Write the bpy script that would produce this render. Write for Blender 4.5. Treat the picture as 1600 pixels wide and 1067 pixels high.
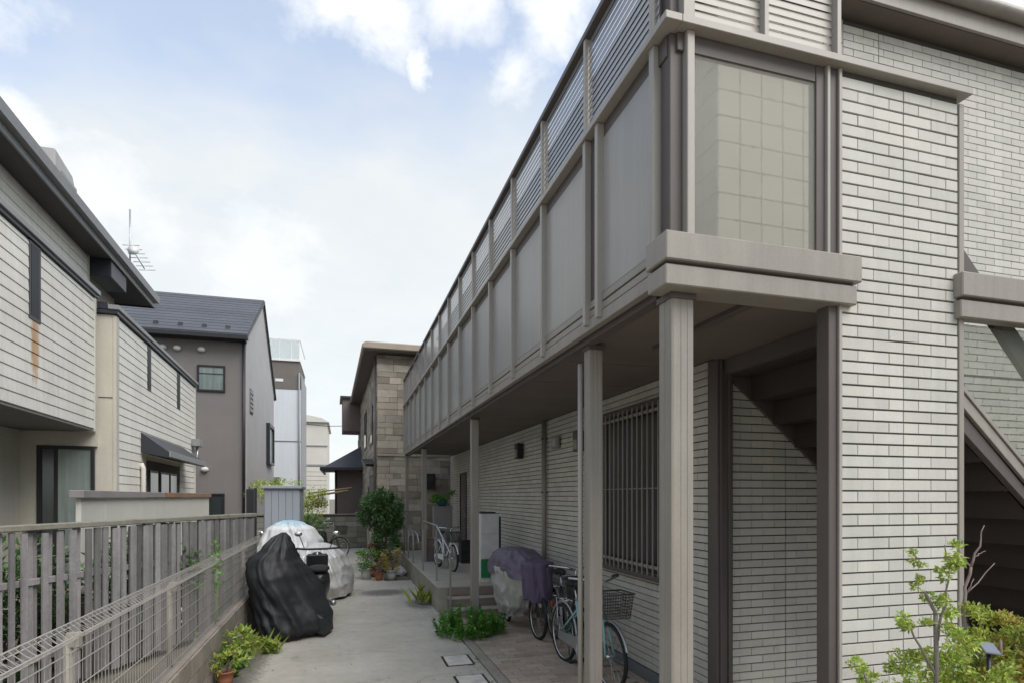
import bpy, math, random
from mathutils import Vector, Matrix, noise as mnoise
random.seed(7)
sc = bpy.context.scene
for o in list(bpy.data.objects): bpy.data.objects.remove(o)
TH = math.radians(16.05); CT, ST = math.cos(TH), math.sin(TH); F = 921.0; H = 1.85; HY = 775.0

# ---------------------------------------------------------------- camera
cam = bpy.data.objects.new('camera', bpy.data.cameras.new('camera'))
sc.collection.objects.link(cam); sc.camera = cam
cam.location = (0, 0, H); cam.rotation_euler = (math.pi/2, 0, -TH)
cam.data.sensor_width = 36; cam.data.lens = 36*F/1600; cam.data.shift_y = (HY-533.5)/1600
cam.data.clip_start = .05; cam.data.clip_end = 2000
# ---------------------------------------------------------------- world
SUN_EL, SUN_AZ = 52.0, 145.0            # azimuth measured clockwise from +Y, degrees
w = bpy.data.worlds.new('World'); sc.world = w; w.use_nodes = True
nt = w.node_tree; nt.nodes.clear()
def N(t, **k):
    n = nt.nodes.new(t)
    for a, b in k.items(): setattr(n, a, b)
    return n
def L(a, b): nt.links.new(a, b)
def M(op, a, b=None, c=None, clamp=False):
    n = N('ShaderNodeMath', operation=op); n.use_clamp = clamp
    for i, v in enumerate((a, b, c)):
        if v is None: continue
        if isinstance(v, (int, float)): n.inputs[i].default_value = v
        else: L(v, n.inputs[i])
    return n.outputs[0]
sky = N('ShaderNodeTexSky', sky_type='NISHITA'); sky.sun_disc = False
sky.sun_elevation = math.radians(SUN_EL); sky.sun_rotation = math.radians(SUN_AZ)
tc = N('ShaderNodeTexCoord'); sep = N('ShaderNodeSeparateXYZ'); L(tc.outputs['Generated'], sep.inputs[0])
zz = M('MAXIMUM', sep.outputs[2], 0.0)
den = M('ADD', zz, 0.25)
cx = M('DIVIDE', sep.outputs[0], den); cy = M('DIVIDE', sep.outputs[1], den)
cmb = N('ShaderNodeCombineXYZ'); L(cx, cmb.inputs[0]); L(cy, cmb.inputs[1]); L(zz, cmb.inputs[2])
def noise(vec, scale, detail, rough, dist=0):
    n = N('ShaderNodeTexNoise'); n.inputs['Scale'].default_value = scale; n.inputs['Detail'].default_value = detail
    n.inputs['Roughness'].default_value = rough; n.inputs['Distortion'].default_value = dist; L(vec, n.inputs['Vector']); return n.outputs[0]
big = noise(cmb.outputs[0], 1.1, 6, .55)
fine = noise(cmb.outputs[0], 5.0, 9, .62, .3)
# veil: thin white layer, nearly closed low in the sky and torn open higher up
elev_f = M('MULTIPLY_ADD', zz, -4.0, 2.52)                    # 1.6 at horizon .. 0.07 at zenith
veil = M('ADD', elev_f, M('MULTIPLY', M('SUBTRACT', big, .5), 2.2), clamp=True)
veil = M('MULTIPLY', veil, .93)
veil = M('MAXIMUM', veil, .42)
# cumulus puffs, each at its own direction in the sky
def pixdir(px, py):
    d = Vector(((px-800)/F*CT+ST, CT-(px-800)/F*ST, (HY-py)/F)); return d.normalized()
warp = N('ShaderNodeVectorMath', operation='ADD')
wn = N('ShaderNodeTexNoise'); wn.inputs['Scale'].default_value = 9; wn.inputs['Detail'].default_value = 8; wn.inputs['Roughness'].default_value = .62
L(tc.outputs['Generated'], wn.inputs['Vector'])
ws = N('ShaderNodeVectorMath', operation='MULTIPLY_ADD'); L(wn.outputs['Color'], ws.inputs[0])
ws.inputs[1].default_value = (.12, .12, .12); ws.inputs[2].default_value = (-.06, -.06, -.06)
L(tc.outputs['Generated'], warp.inputs[0]); L(ws.outputs[0], warp.inputs[1])
puff = None
for px, py, r, am in ((600, 10, .075, 1), (530, 0, .05, .9), (700, -10, .07, .9), (655, 108, .026, 1), (860, 30, .055, .9), (800, 130, .045, .8), (900, 10, .05, .9), (155, 310, .065, .6), (225, 350, .05, .45),
                  (30, 205, .05, 1), (60, 235, .03, .8), (410, 410, .075, .55), (20, 20, .05, .6), (1560, 10, .09, 1), (-250, 250, .2, .8), (1150, -250, .22, .8), (350, -420, .2, .8)):
    d = N('ShaderNodeVectorMath', operation='DISTANCE'); L(warp.outputs[0], d.inputs[0]); d.inputs[1].default_value = pixdir(px, py)
    v = M('MULTIPLY', M('SUBTRACT', 1.0, M('DIVIDE', d.outputs['Value'], r)), 1.5)
    v = M('ADD', v, M('MULTIPLY', M('SUBTRACT', fine, .5), 3.2)); v = M('MULTIPLY', M('MAXIMUM', v, 0, clamp=True), am)
    puff = v if puff is None else M('MAXIMUM', puff, v)
tow = M('GREATER_THAN', M('ADD', M('MULTIPLY', sep.outputs[0], ST), M('MULTIPLY', sep.outputs[1], CT)), -2)
back = M('MULTIPLY_ADD', M('SUBTRACT', fine, .52), 7.0, 0.0, clamp=True)     # ragged cloud edges everywhere
puff2 = M('MULTIPLY', puff, .95)
mix1 = N('ShaderNodeMix', data_type='RGBA'); L(veil, mix1.inputs[0]); skb = N('ShaderNodeVectorMath', operation='SCALE'); L(sky.outputs[0], skb.inputs[0]); skb.inputs['Scale'].default_value = 1.6; L(skb.outputs[0], mix1.inputs[6])
grey = N('ShaderNodeMix', data_type='RGBA'); L(M('MULTIPLY_ADD', M('SUBTRACT', fine, .35), 1.8, 0, clamp=True), grey.inputs[0])
grey.inputs[6].default_value = (4.5, 4.68, 4.66, 1); grey.inputs[7].default_value = (4.95, 5.02, 4.95, 1)
L(grey.outputs[2], mix1.inputs[7])
mix2 = N('ShaderNodeMix', data_type='RGBA'); L(puff2, mix2.inputs[0]); L(mix1.outputs[2], mix2.inputs[6]); mix2.inputs[7].default_value = (5.6, 5.7, 5.75, 1)
bg = N('ShaderNodeBackground'); bg.inputs[1].default_value = .118; L(mix2.outputs[2], bg.inputs[0])
wo = N('ShaderNodeOutputWorld'); L(bg.outputs[0], wo.inputs[0])
# ---------------------------------------------------------------- sun and exposure
sun = bpy.data.objects.new('sun', bpy.data.lights.new('sun', 'SUN')); sc.collection.objects.link(sun)
sun.data.energy = 1.8; sun.data.angle = math.radians(45); sun.data.color = (1, .95, .87)
az, el = math.radians(SUN_AZ), math.radians(SUN_EL)
sd = Vector((math.sin(az)*math.cos(el), math.cos(az)*math.cos(el), math.sin(el)))
sun.rotation_euler = sd.to_track_quat('Z', 'Y').to_euler(); sun.location = sd*40
vs = sc.view_settings; vs.view_transform = 'Standard'; vs.look = 'None'; vs.gamma = 1; vs.exposure = 0.72; vs.use_curve_mapping = False

# ---------------------------------------------------------------- materials
MT = {}
def mat(name, col, rough=.7, var=.18, scale=2.5, fvar=.08, fscale=40, bump=.0, bscale=80, streak=0, metal=0, rand=0, spec=.4, translucent=0, hue=None, stain=None, shape=None):
    """procedural surface: large blotches, fine grain, optional vertical run-off streaks, per-piece variation"""
    m = bpy.data.materials.new(name); m.use_nodes = True; t = m.node_tree; t.nodes.clear(); MT[name] = m
    def n(ty, **k):
        x = t.nodes.new(ty)
        for a, b in k.items(): setattr(x, a, b)
        return x
    def mt(op, a, b=None, c=None):
        x = n('ShaderNodeMath', operation=op)
        for i, v in enumerate((a, b, c)):
            if v is None: continue
            if isinstance(v, (int, float)): x.inputs[i].default_value = v
            else: t.links.new(v, x.inputs[i])
        return x.outputs[0]
    g = n('ShaderNodeNewGeometry')
    def ns(sc_, det=5, r=.6, sx=None):
        q = n('ShaderNodeTexNoise'); q.inputs['Scale'].default_value = sc_; q.inputs['Detail'].default_value = det; q.inputs['Roughness'].default_value = r
        v = g.outputs['Position']
        if sx:
            mp = n('ShaderNodeVectorMath', operation='MULTIPLY'); t.links.new(v, mp.inputs[0]); mp.inputs[1].default_value = sx; v = mp.outputs[0]
        t.links.new(v, q.inputs['Vector']); return q.outputs[0]
    fac = mt('MULTIPLY_ADD', mt('SUBTRACT', ns(scale), .5), 2*var*2, 1.0)
    if fvar: fac = mt('MULTIPLY', fac, mt('MULTIPLY_ADD', mt('SUBTRACT', ns(fscale, 4, .7), .5), 4*fvar, 1.0))
    if streak: fac = mt('MULTIPLY', fac, mt('MULTIPLY_ADD', mt('SUBTRACT', ns(14, 4, .65, (1, 1, .05)), .5), 4*streak, 1.0))
    if rand:
        oi = n('ShaderNodeObjectInfo')
        r = mt('FRACT', mt('ADD', oi.outputs['Random'], g.outputs['Random Per Island']))
        fac = mt('MULTIPLY', fac, mt('MULTIPLY_ADD', mt('SUBTRACT', r, .5), 2*rand, 1.0))
    base = n('ShaderNodeRGB'); base.outputs[0].default_value = (*col, 1); bc = base.outputs[0]
    if hue:
        mx = n('ShaderNodeMix', data_type='RGBA'); mx.inputs[6].default_value = (*col, 1); mx.inputs[7].default_value = (*hue, 1)
        if rand: t.links.new(mt('FRACT', mt('MULTIPLY', r, 7.31)), mx.inputs[0])
        else: t.links.new(mt('MULTIPLY_ADD', mt('SUBTRACT', ns(scale*1.7, 6, .7), .5), 4.0, .5), mx.inputs[0])
        mx.clamp_factor = True; bc = mx.outputs[2]
    if stain:       # (colour, threshold, scale)
        s = mt('MULTIPLY_ADD', mt('SUBTRACT', ns(stain[2], 8, .7), stain[1]), 9.0, 0.0); s = mt('MAXIMUM', mt('MINIMUM', s, 1), 0)
        mx = n('ShaderNodeMix', data_type='RGBA'); t.links.new(s, mx.inputs[0]); t.links.new(bc, mx.inputs[6]); mx.inputs[7].default_value = (*stain[0], 1); bc = mx.outputs[2]
    if shape:       # (colour, centre, radii) a single mark with a shape of its own
        for col2, c2, rr in shape:
            d1 = n('ShaderNodeVectorMath', operation='SUBTRACT'); t.links.new(g.outputs['Position'], d1.inputs[0]); d1.inputs[1].default_value = c2
            d2 = n('ShaderNodeVectorMath', operation='DIVIDE'); t.links.new(d1.outputs[0], d2.inputs[0]); d2.inputs[1].default_value = rr
            d3 = n('ShaderNodeVectorMath', operation='LENGTH'); t.links.new(d2.outputs[0], d3.inputs[0])
            k = mt('SUBTRACT', mt('MULTIPLY_ADD', ns(22, 6, .7, (1, 1, .3)), 1.6, .1), mt('MULTIPLY', d3.outputs['Value'], .9)); k = mt('MAXIMUM', mt('MINIMUM', mt('MULTIPLY', k, 2.0), .8), 0)
            mx = n('ShaderNodeMix', data_type='RGBA'); t.links.new(k, mx.inputs[0]); t.links.new(bc, mx.inputs[6]); mx.inputs[7].default_value = (*col2, 1); bc = mx.outputs[2]
    vm = n('ShaderNodeVectorMath', operation='SCALE'); t.links.new(bc, vm.inputs[0]); t.links.new(fac, vm.inputs['Scale'])
    p = n('ShaderNodeBsdfPrincipled'); t.links.new(vm.outputs[0], p.inputs['Base Color'])
    p.inputs['Roughness'].default_value = rough; p.inputs['Metallic'].default_value = metal; p.inputs['Specular IOR Level'].default_value = spec
    if bump:
        b = n('ShaderNodeBump'); b.inputs['Strength'].default_value = bump; b.inputs['Distance'].default_value = .01
        t.links.new(ns(bscale, 6, .65), b.inputs['Height']); t.links.new(b.outputs[0], p.inputs['Normal'])
    out = n('ShaderNodeOutputMaterial'); sh = p.outputs[0]
    if translucent:
        tr = n('ShaderNodeBsdfTranslucent'); t.links.new(vm.outputs[0], tr.inputs[0])
        mx = n('ShaderNodeMixShader'); mx.inputs[0].default_value = translucent; t.links.new(sh, mx.inputs[1]); t.links.new(tr.outputs[0], mx.inputs[2]); sh = mx.outputs[0]
    t.links.new(sh, out.inputs[0]); return m
def glassmat(name, tint, rough, mixd, bump, bscale, see=.5):
    m = bpy.data.materials.new(name); m.use_nodes = True; t = m.node_tree; t.nodes.clear(); MT[name] = m
    g = t.nodes.new('ShaderNodeNewGeometry')
    v = t.nodes.new('ShaderNodeTexVoronoi'); v.inputs['Scale'].default_value = bscale; t.links.new(g.outputs['Position'], v.inputs['Vector'])
    b = t.nodes.new('ShaderNodeBump'); b.inputs['Strength'].default_value = bump; b.inputs['Distance'].default_value = .004; t.links.new(v.outputs[0], b.inputs['Height'])
    gl = t.nodes.new('ShaderNodeBsdfPrincipled'); gl.inputs['Base Color'].default_value = (*tint, 1); gl.inputs['Roughness'].default_value = rough
    t.links.new(b.outputs[0], gl.inputs['Normal'])
    rf = t.nodes.new('ShaderNodeBsdfRefraction'); rf.inputs['IOR'].default_value = 1.03; rf.inputs['Roughness'].default_value = .025; rf.inputs['Color'].default_value = (.93, .95, .93, 1)
    t.links.new(b.outputs[0], rf.inputs['Normal'])
    tr = t.nodes.new('ShaderNodeBsdfTranslucent'); tr.inputs[0].default_value = (*tint, 1)
    m1 = t.nodes.new('ShaderNodeMixShader'); m1.inputs[0].default_value = mixd; t.links.new(gl.outputs[0], m1.inputs[1]); t.links.new(tr.outputs[0], m1.inputs[2])
    m2 = t.nodes.new('ShaderNodeMixShader'); m2.inputs[0].default_value = see; t.links.new(m1.outputs[0], m2.inputs[1]); t.links.new(rf.outputs[0], m2.inputs[2])
    o = t.nodes.new('ShaderNodeOutputMaterial'); t.links.new(m2.outputs[0], o.inputs[0]); return m

mat('tile', (.515, .505, .462), .55, .08, 1.6, .05, 70, .25, 260, rand=.07, streak=.06, hue=(.53, .515, .46), stain=((.36, .35, .31), .63, 3))
mat('joint', (.075, .07, .062), .95, .15, 3)
mat('upper_tile', (.47, .435, .365), .6, .10, 1.2, .06, 60, .3, 200, rand=.06)
mat('taupe', (.27, .248, .215), .42, .12, 1.6, .06, 50, streak=.10, spec=.5)
mat('taupe_dark', (.10, .086, .08), .5, .1, 2, .05, 50, streak=.06)
mat('taupe_rail', (.345, .322, .285), .4, .08, 2, .04, 50, streak=.04)
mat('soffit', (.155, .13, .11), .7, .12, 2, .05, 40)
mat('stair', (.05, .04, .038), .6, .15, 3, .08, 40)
mat('louvre', (.34, .34, .345), .28, .06, 3, .03, 50, metal=.55)
mat('frosted', (.50, .49, .465), .3, .05, 1.0, .02, 90, streak=.05, translucent=.35, spec=.6)
glassmat('pebble_glass', (.46, .44, .385), .45, .35, .10, 110, .60)
glassmat('wired_glass', (.27, .28, .23), .35, .3, .06, 60, .72)
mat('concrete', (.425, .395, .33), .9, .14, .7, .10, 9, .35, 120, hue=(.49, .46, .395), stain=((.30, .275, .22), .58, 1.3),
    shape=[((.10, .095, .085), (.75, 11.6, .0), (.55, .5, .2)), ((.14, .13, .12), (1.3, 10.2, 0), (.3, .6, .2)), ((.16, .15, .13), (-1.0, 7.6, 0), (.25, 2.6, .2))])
mat('concrete_old', (.33, .305, .25), .92, .2, 1.6, .14, 14, .4, 90, hue=(.27, .25, .20), stain=((.13, .13, .10), .60, 3))
mat('earth', (.17, .15, .12), .95, .25, 1.2, .15, 20, .5, 60)
mat('paver', (.42, .32, .24), .88, .15, 1.5, .1, 30, .35, 110, rand=.16, hue=(.43, .365, .29))
mat('step_tile', (.40, .36, .30), .7, .12, 3, .08, 30, .2, 100)
mat('step_riser', (.25, .20, .17), .75, .15, 3, .08, 30, .2, 100)
mat('footing', (.17, .18, .19), .9, .15, 1.5, .08, 20, .3, 90)
mat('siding', (.74, .725, .66), .65, .12, .9, .05, 30, .15, 150, streak=.09, rand=.03, hue=(.69, .67, .60),
    )
mat('siding_rust', (.74, .725, .66), .65, .12, .9, .05, 30, .15, 150, streak=.09, hue=(.69, .67, .60))
mat('beige', (.53, .505, .43), .75, .1, 1, .05, 30, .15, 120, streak=.05)
mat('navy', (.033, .036, .045), .4, .15, 2, .05, 30)
mat('fascia_grey', (.25, .255, .26), .45, .12, 1.5, .05, 30, streak=.05)
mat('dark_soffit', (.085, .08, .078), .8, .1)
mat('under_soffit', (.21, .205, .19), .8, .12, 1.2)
mat('grey_wall', (.195, .18, .172), .85, .08, .8, .05, 30, .3, 120, streak=.03)
mat('grey_side', (.42, .415, .41), .8, .08, .8, .05, 25, .3, 60, streak=.08)
mat('slate', (.075, .08, .09), .6, .12, 1, .08, 20, .2, 50, rand=.1)
mat('white_wall', (.62, .655, .68), .75, .06, .6, .04, 20, streak=.05)
mat('cream_wall', (.60, .585, .53), .75, .08, .6, .04, 20, streak=.05)
mat('tower_band', (.16, .145, .13), .8, .1)
mat('stone', (.31, .27, .215), .85, .2, 3, .14, 22, .6, 60, rand=.30, hue=(.37, .335, .28))
mat('stone_side', (.34, .295, .23), .85, .12, 1.5, .08, 20, .3, 60)
mat('roof_beige', (.34, .29, .23), .6, .12, 1.5, .06)
mat('mauve', (.165, .135, .125), .85, .12, 1.5, .08)
mat('block', (.24, .235, .205), .95, .22, 1.4, .14, 18, .5, 90, rand=.14, hue=(.19, .185, .14), stain=((.12, .12, .075), .60, 2.2))
mat('block_low', (.23, .20, .17), .95, .22, 1.6, .14, 18, .5, 90, rand=.14, hue=(.29, .27, .23), stain=((.12, .09, .07), .6, 3))
mat('weathered_wood', (.245, .235, .24), .88, .2, 3, .14, 25, .45, 60, streak=.26, rand=.28, hue=(.19, .18, .185))
mat('moss_rail', (.23, .22, .185), .92, .22, 4, .15, 20, .5, 60, stain=((.13, .135, .06), .56, 4))
mat('wire', (.34, .325, .295), .5, .1, 4, .05, 40, metal=.0)
mat('post_beige', (.34, .31, .26), .6, .15, 3, .08, streak=.1)
mat('rust', (.30, .125, .045), .8, .3, 5, .2, 30, .3, 60, hue=(.22, .19, .16))
mat('cap_grey', (.26, .245, .24), .6, .15, 2)
mat('panel_cream', (.58, .575, .52), .7, .07, 1, .03, 20, streak=.05)
mat('shed', (.31, .335, .37), .45, .07, 1, .03, 20, streak=.04)
mat('black_cloth', (.020, .021, .024), .58, .12, 4, .1, 60, .15, 300, spec=.5)
mat('silver_cloth', (.66, .66, .65), .35, .10, 3, .05, 30, .2, 120, metal=.15, hue=(.55, .55, .52))
mat('blue_cloth', (.68, .70, .70), .42, .10, 3, .05, 30, .2, 120,
    shape=[((.30, .50, .60), (-.92, 11.6, 1.42), (.5, .5, .16))])
mat('grey_cloth', (.50, .50, .48), .5, .12, 4, .06, 40, .2, 120, metal=.1)
mat('purple_cloth', (.185, .155, .205), .6, .15, 4, .08, 50, .2, 120, hue=(.13, .105, .155))
mat('purple_dark', (.12, .09, .15), .6, .15, 4, .08, 50, .2, 120)
mat('rubber', (.018, .018, .018), .75, .1, 5)
mat('black_metal', (.02, .02, .022), .35, .1, 5, spec=.5)
mat('chrome', (.55, .56, .57), .22, .08, 6, metal=.9)
mat('steel', (.42, .43, .44), .35, .1, 6, metal=.7)
mat('teal_paint', (.25, .46, .46), .3, .06, 3, spec=.6)
mat('white_paint', (.72, .72, .70), .4, .05, 3)
mat('red_plastic', (.30, .03, .02), .4, .05)
mat('amber', (.5, .2, .03), .3, .05)
mat('green_paint', (.02, .20, .065), .55, .15, 4)
mat('white_board', (.62, .62, .61), .6, .08, 4, hue=(.56, .56, .57))
mat('slit_glass', (.012, .014, .02), .45, .1, 2, spec=.2)
mat('window_glass', (.03, .04, .04), .12, .1, 2, spec=.8)
mat('curtain_glass', (.19, .235, .22), .18, .18, 1.5, .02, 10, streak=.25, spec=.8)
mat('barred_dark', (.03, .028, .035), .3, .2, 3)
mat('dark_frame', (.022, .022, .026), .4, .1)
mat('bark', (.20, .175, .15), .9, .25, 8, .15, 50, .5, 120)
mat('twig', (.22, .165, .15), .9, .2, 8)
mat('leaf_dark', (.08, .17, .05), .5, .2, 3, .1, 30, rand=.45, hue=(.16, .26, .11), translucent=.22)
mat('leaf_weed', (.19, .42, .06), .5, .2, 3, .1, 30, rand=.4, hue=(.08, .22, .04), translucent=.25)
mat('leaf_yellow', (.42, .45, .07), .5, .2, 3, .1, 30, rand=.4, hue=(.24, .34, .07), translucent=.3)
mat('leaf_fresh', (.30, .46, .09), .5, .2, 3, .1, 30, rand=.4, hue=(.42, .44, .09), translucent=.3)
mat('leaf_orange', (.46, .30, .07), .5, .2, 3, .1, 30, rand=.4, hue=(.34, .36, .08), translucent=.25)
mat('leaf_red', (.22, .06, .035), .6, .2, 3, rand=.4, hue=(.12, .06, .03), translucent=.2)
mat('dry_leaf', (.24, .19, .11), .8, .2, 3, rand=.4, translucent=.2)
mat('terracotta', (.35, .14, .08), .8, .15, 6)
mat('teal_pot', (.02, .10, .11), .5, .15, 6)
mat('white_pot', (.5, .5, .48), .5, .15, 6)
mat('lamp_white', (.6, .6, .57), .5, .1, 6)
mat('solar', (.14, .155, .19), .35, .1, 6)
mat('lid', (.58, .55, .48), .8, .25, 6, .1, 40, .2, 100)
mat('cable', (.03, .03, .03), .7)

# ---------------------------------------------------------------- mesh helpers
OFF = {}
def setp(o, label=None, cat=None, group=None, kind=None):
    if label: o['label'] = label
    if cat: o['category'] = cat
    if group: o['group'] = group
    if kind: o['kind'] = kind
    return o
def thing(name, label, cat, base, group=None, rz=0.0, frame=0.0):
    """Empty at the thing's base. base is given in a frame turned by `frame` about the origin; rz turns the thing itself."""
    o = bpy.data.objects.new(name, None); sc.collection.objects.link(o); o.empty_display_size = .2
    b = Vector(base); R = Matrix.Rotation(frame, 3, 'Z')
    o.location = R @ b; o.rotation_euler = (0, 0, frame+rz)
    OFF[o] = b if rz == 0 else Vector((0, 0, 0))
    return setp(o, label, cat, group)
def root(o):
    while o.parent: o = o.parent
    return o
class MB:
    def __init__(s): s.v = []; s.f = []; s.s = []
    def add(s, v, f, smooth=False):
        n = len(s.v); s.v += [tuple(p) for p in v]; s.f += [tuple(i+n for i in q) for q in f]; s.s += [smooth]*len(f); return s
    def box(s, x0, x1, y0, y1, z0, z1, faces='all'):
        v = [(x0, y0, z0), (x1, y0, z0), (x1, y1, z0), (x0, y1, z0), (x0, y0, z1), (x1, y0, z1), (x1, y1, z1), (x0, y1, z1)]
        return s.add(v, [(0, 3, 2, 1), (4, 5, 6, 7), (0, 1, 5, 4), (1, 2, 6, 5), (2, 3, 7, 6), (3, 0, 4, 7)])
    def obox(s, c, size, rot):
        v = []
        for z in (-.5, .5):
            for x, y in ((-.5, -.5), (.5, -.5), (.5, .5), (-.5, .5)):
                v.append(Vector(c) + rot @ Vector((x*size[0], y*size[1], z*size[2])))
        return s.add(v, [(0, 3, 2, 1), (4, 5, 6, 7), (0, 1, 5, 4), (1, 2, 6, 5), (2, 3, 7, 6), (3, 0, 4, 7)])
    def prism(s, pts, axis, a, b):
        """pts 2-D outline in the two remaining axes (order xyz), extruded a..b along axis"""
        def mk(p, t):
            return {'x': (t, p[0], p[1]), 'y': (p[0], t, p[1]), 'z': (p[0], p[1], t)}[axis]
        n = len(pts); v = [mk(p, a) for p in pts]+[mk(p, b) for p in pts]
        ar = sum(pts[i][0]*pts[(i+1) % n][1]-pts[(i+1) % n][0]*pts[i][1] for i in range(n))
        f = [tuple(range(n)), tuple(range(2*n-1, n-1, -1))]+[(i, i+n, (i+1) % n+n, (i+1) % n) for i in range(n)]
        flip = (ar > 0) != (axis == 'y')
        if not flip: pass
        if (ar > 0 and axis != 'y') or (ar < 0 and axis == 'y'): f = [tuple(reversed(q)) for q in f]
        return s.add(v, f)
    def tube(s, pts, r, n=8, cap=True):
        pts = [Vector(p) for p in pts]; rs = r if isinstance(r, (list, tuple)) else [r]*len(pts)
        vs_, fs = [], []; prev = None
        for i, p in enumerate(pts):
            d = (pts[min(i+1, len(pts)-1)]-pts[max(i-1, 0)]).normalized()
            if prev is None: a = d.orthogonal().normalized()
            else:
                a = prev-d*prev.dot(d)
                a = a.normalized() if a.length > 1e-6 else d.orthogonal().normalized()
            prev = a; b = d.cross(a)
            for k in range(n):
                t = 2*math.pi*k/n; vs_.append(p+(a*math.cos(t)+b*math.sin(t))*rs[i])
        for i in range(len(pts)-1):
            for k in range(n): fs.append((i*n+k, i*n+(k+1) % n, (i+1)*n+(k+1) % n, (i+1)*n+k))
        if cap: fs += [tuple(reversed(range(n))), tuple(range((len(pts)-1)*n, len(pts)*n))]
        return s.add(vs_, fs, True)
    def torus(s, c, R, r, axis='x', n=36, m=8, a0=0, a1=360):
        full = abs(a1-a0) >= 360; k = n if full else n+1; v, f = [], []
        for i in range(k):
            t = math.radians(a0+(a1-a0)*i/n)
            for j in range(m):
                u = 2*math.pi*j/m; q = R+r*math.cos(u); h = r*math.sin(u)
                p = {'x': (h, q*math.cos(t), q*math.sin(t)), 'y': (q*math.cos(t), h, q*math.sin(t)), 'z': (q*math.cos(t), q*math.sin(t), h)}[axis]
                v.append((c[0]+p[0], c[1]+p[1], c[2]+p[2]))
        for i in range(n):
            for j in range(m): f.append((i*m+j, ((i+1) % k)*m+j, ((i+1) % k)*m+(j+1) % m, i*m+(j+1) % m))
        return s.add(v, f, True)
    def lathe(s, c, prof, n=20):
        v, f = [], []
        for r, z in prof:
            for k in range(n):
                t = 2*math.pi*k/n; v.append((c[0]+r*math.cos(t), c[1]+r*math.sin(t), c[2]+z))
        for i in range(len(prof)-1):
            for k in range(n): f.append((i*n+k, i*n+(k+1) % n, (i+1)*n+(k+1) % n, (i+1)*n+k))
        f += [tuple(reversed(range(n))), tuple(range((len(prof)-1)*n, len(prof)*n))]
        return s.add(v, f, True)
    def ell(s, c, r, n=14, m=9):
        v, f = [], []
        for i in range(m+1):
            p = math.pi*i/m
            for k in range(n):
                t = 2*math.pi*k/n; v.append((c[0]+r[0]*math.sin(p)*math.cos(t), c[1]+r[1]*math.sin(p)*math.sin(t), c[2]-r[2]*math.cos(p)))
        for i in range(m):
            for k in range(n): f.append((i*n+k, i*n+(k+1) % n, (i+1)*n+(k+1) % n, (i+1)*n+k))
        return s.add(v, f, True)
    def leaf(s, p, d, up, l, wd):
        d = d.normalized(); sd_ = d.cross(up)
        sd_ = sd_.normalized() if sd_.length > 1e-4 else d.orthogonal().normalized()
        nrm = sd_.cross(d)
        return s.add([p, p+d*l*.45+sd_*wd*.5+nrm*l*.06, p+d*l-nrm*l*.12, p+d*l*.45-sd_*wd*.5+nrm*l*.06], [(0, 1, 2), (0, 2, 3)])
    def mesh(s, name, material, off=Vector((0, 0, 0))):
        me = bpy.data.meshes.new(name); me.from_pydata([(a-off[0], b-off[1], c-off[2]) for a, b, c in s.v], [], s.f)
        me.polygons.foreach_set('use_smooth', s.s)
        if material: me.materials.append(MT[material])
        me.update(); return me
    def build(s, name, material, parent=None, bevel=0, label=None, cat=None, group=None, kind=None, base=None, frame=0.0):
        off = OFF[root(parent)] if parent is not None else (Vector(base) if base else Vector((0, 0, 0)))
        if not s.v: s.box(0, .001, 0, .001, 0, .001)
        o = bpy.data.objects.new(name, s.mesh(name, material, off)); sc.collection.objects.link(o)
        if parent is not None: o.parent = parent
        else:
            o.location = Matrix.Rotation(frame, 3, 'Z') @ off; o.rotation_euler = (0, 0, frame)
        if bevel:
            b = o.modifiers.new('bevel', 'BEVEL'); b.width = bevel; b.segments = 1; b.limit_method = 'ANGLE'
        return setp(o, label, cat, group, kind)
def inst(mesh, name, parent, loc, rot=None, kind=None):
    o = bpy.data.objects.new(name, mesh); sc.collection.objects.link(o); o.parent = parent
    o.location = Vector(loc)-OFF[root(parent)] if True else loc
    if rot: o.rotation_euler = rot
    if kind: o['kind'] = kind
    return o
def boxpart(name, material, parent, x0, x1, y0, y1, z0, z1, bevel=0, **k):
    return MB().box(x0, x1, y0, y1, z0, z1).build(name, material, parent, bevel, **k)
def stem(mb, a, b, r0, r1, bend=.05, n=5):
    a, b = Vector(a), Vector(b); pts = []
    for i in range(n+1):
        t = i/n; pts.append(a.lerp(b, t)+Vector((random.uniform(-1, 1), random.uniform(-1, 1), 0))*bend*math.sin(math.pi*t))
    mb.tube(pts, [r0+(r1-r0)*i/n for i in range(n+1)], 6); return pts
def C(px, D, z=0.0):
    xc = (px-800)/F*D
    return Vector((xc*CT+D*ST, D*CT-xc*ST, z))
def leaves(mb, c, r, n, size, clumps=0, spread=.35, up=.5, shell=.5):
    c = Vector(c); cs = []
    def rp(sh):
        while True:
            q = Vector((random.uniform(-1, 1), random.uniform(-1, 1), random.uniform(-1, 1)))
            if sh < q.length <= 1: return q
    for _ in range(max(1, clumps)): cs.append(rp(shell) if clumps else Vector((0, 0, 0)))
    for i in range(n):
        k = random.choice(cs); q = k+rp(0)*spread if clumps else rp(0)
        p = Vector((c.x+q.x*r[0], c.y+q.y*r[1], c.z+q.z*r[2]))
        d = (q*.8+Vector((random.gauss(0, .6), random.gauss(0, .6), random.gauss(up*.5, .5))))
        if d.length < .01: d = Vector((0, 0, 1))
        l = size*random.uniform(.6, 1.25)
        mb.leaf(p, d, Vector((random.gauss(0, .5), random.gauss(0, .5), 1)), l, l*.5)
    return mb

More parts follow.
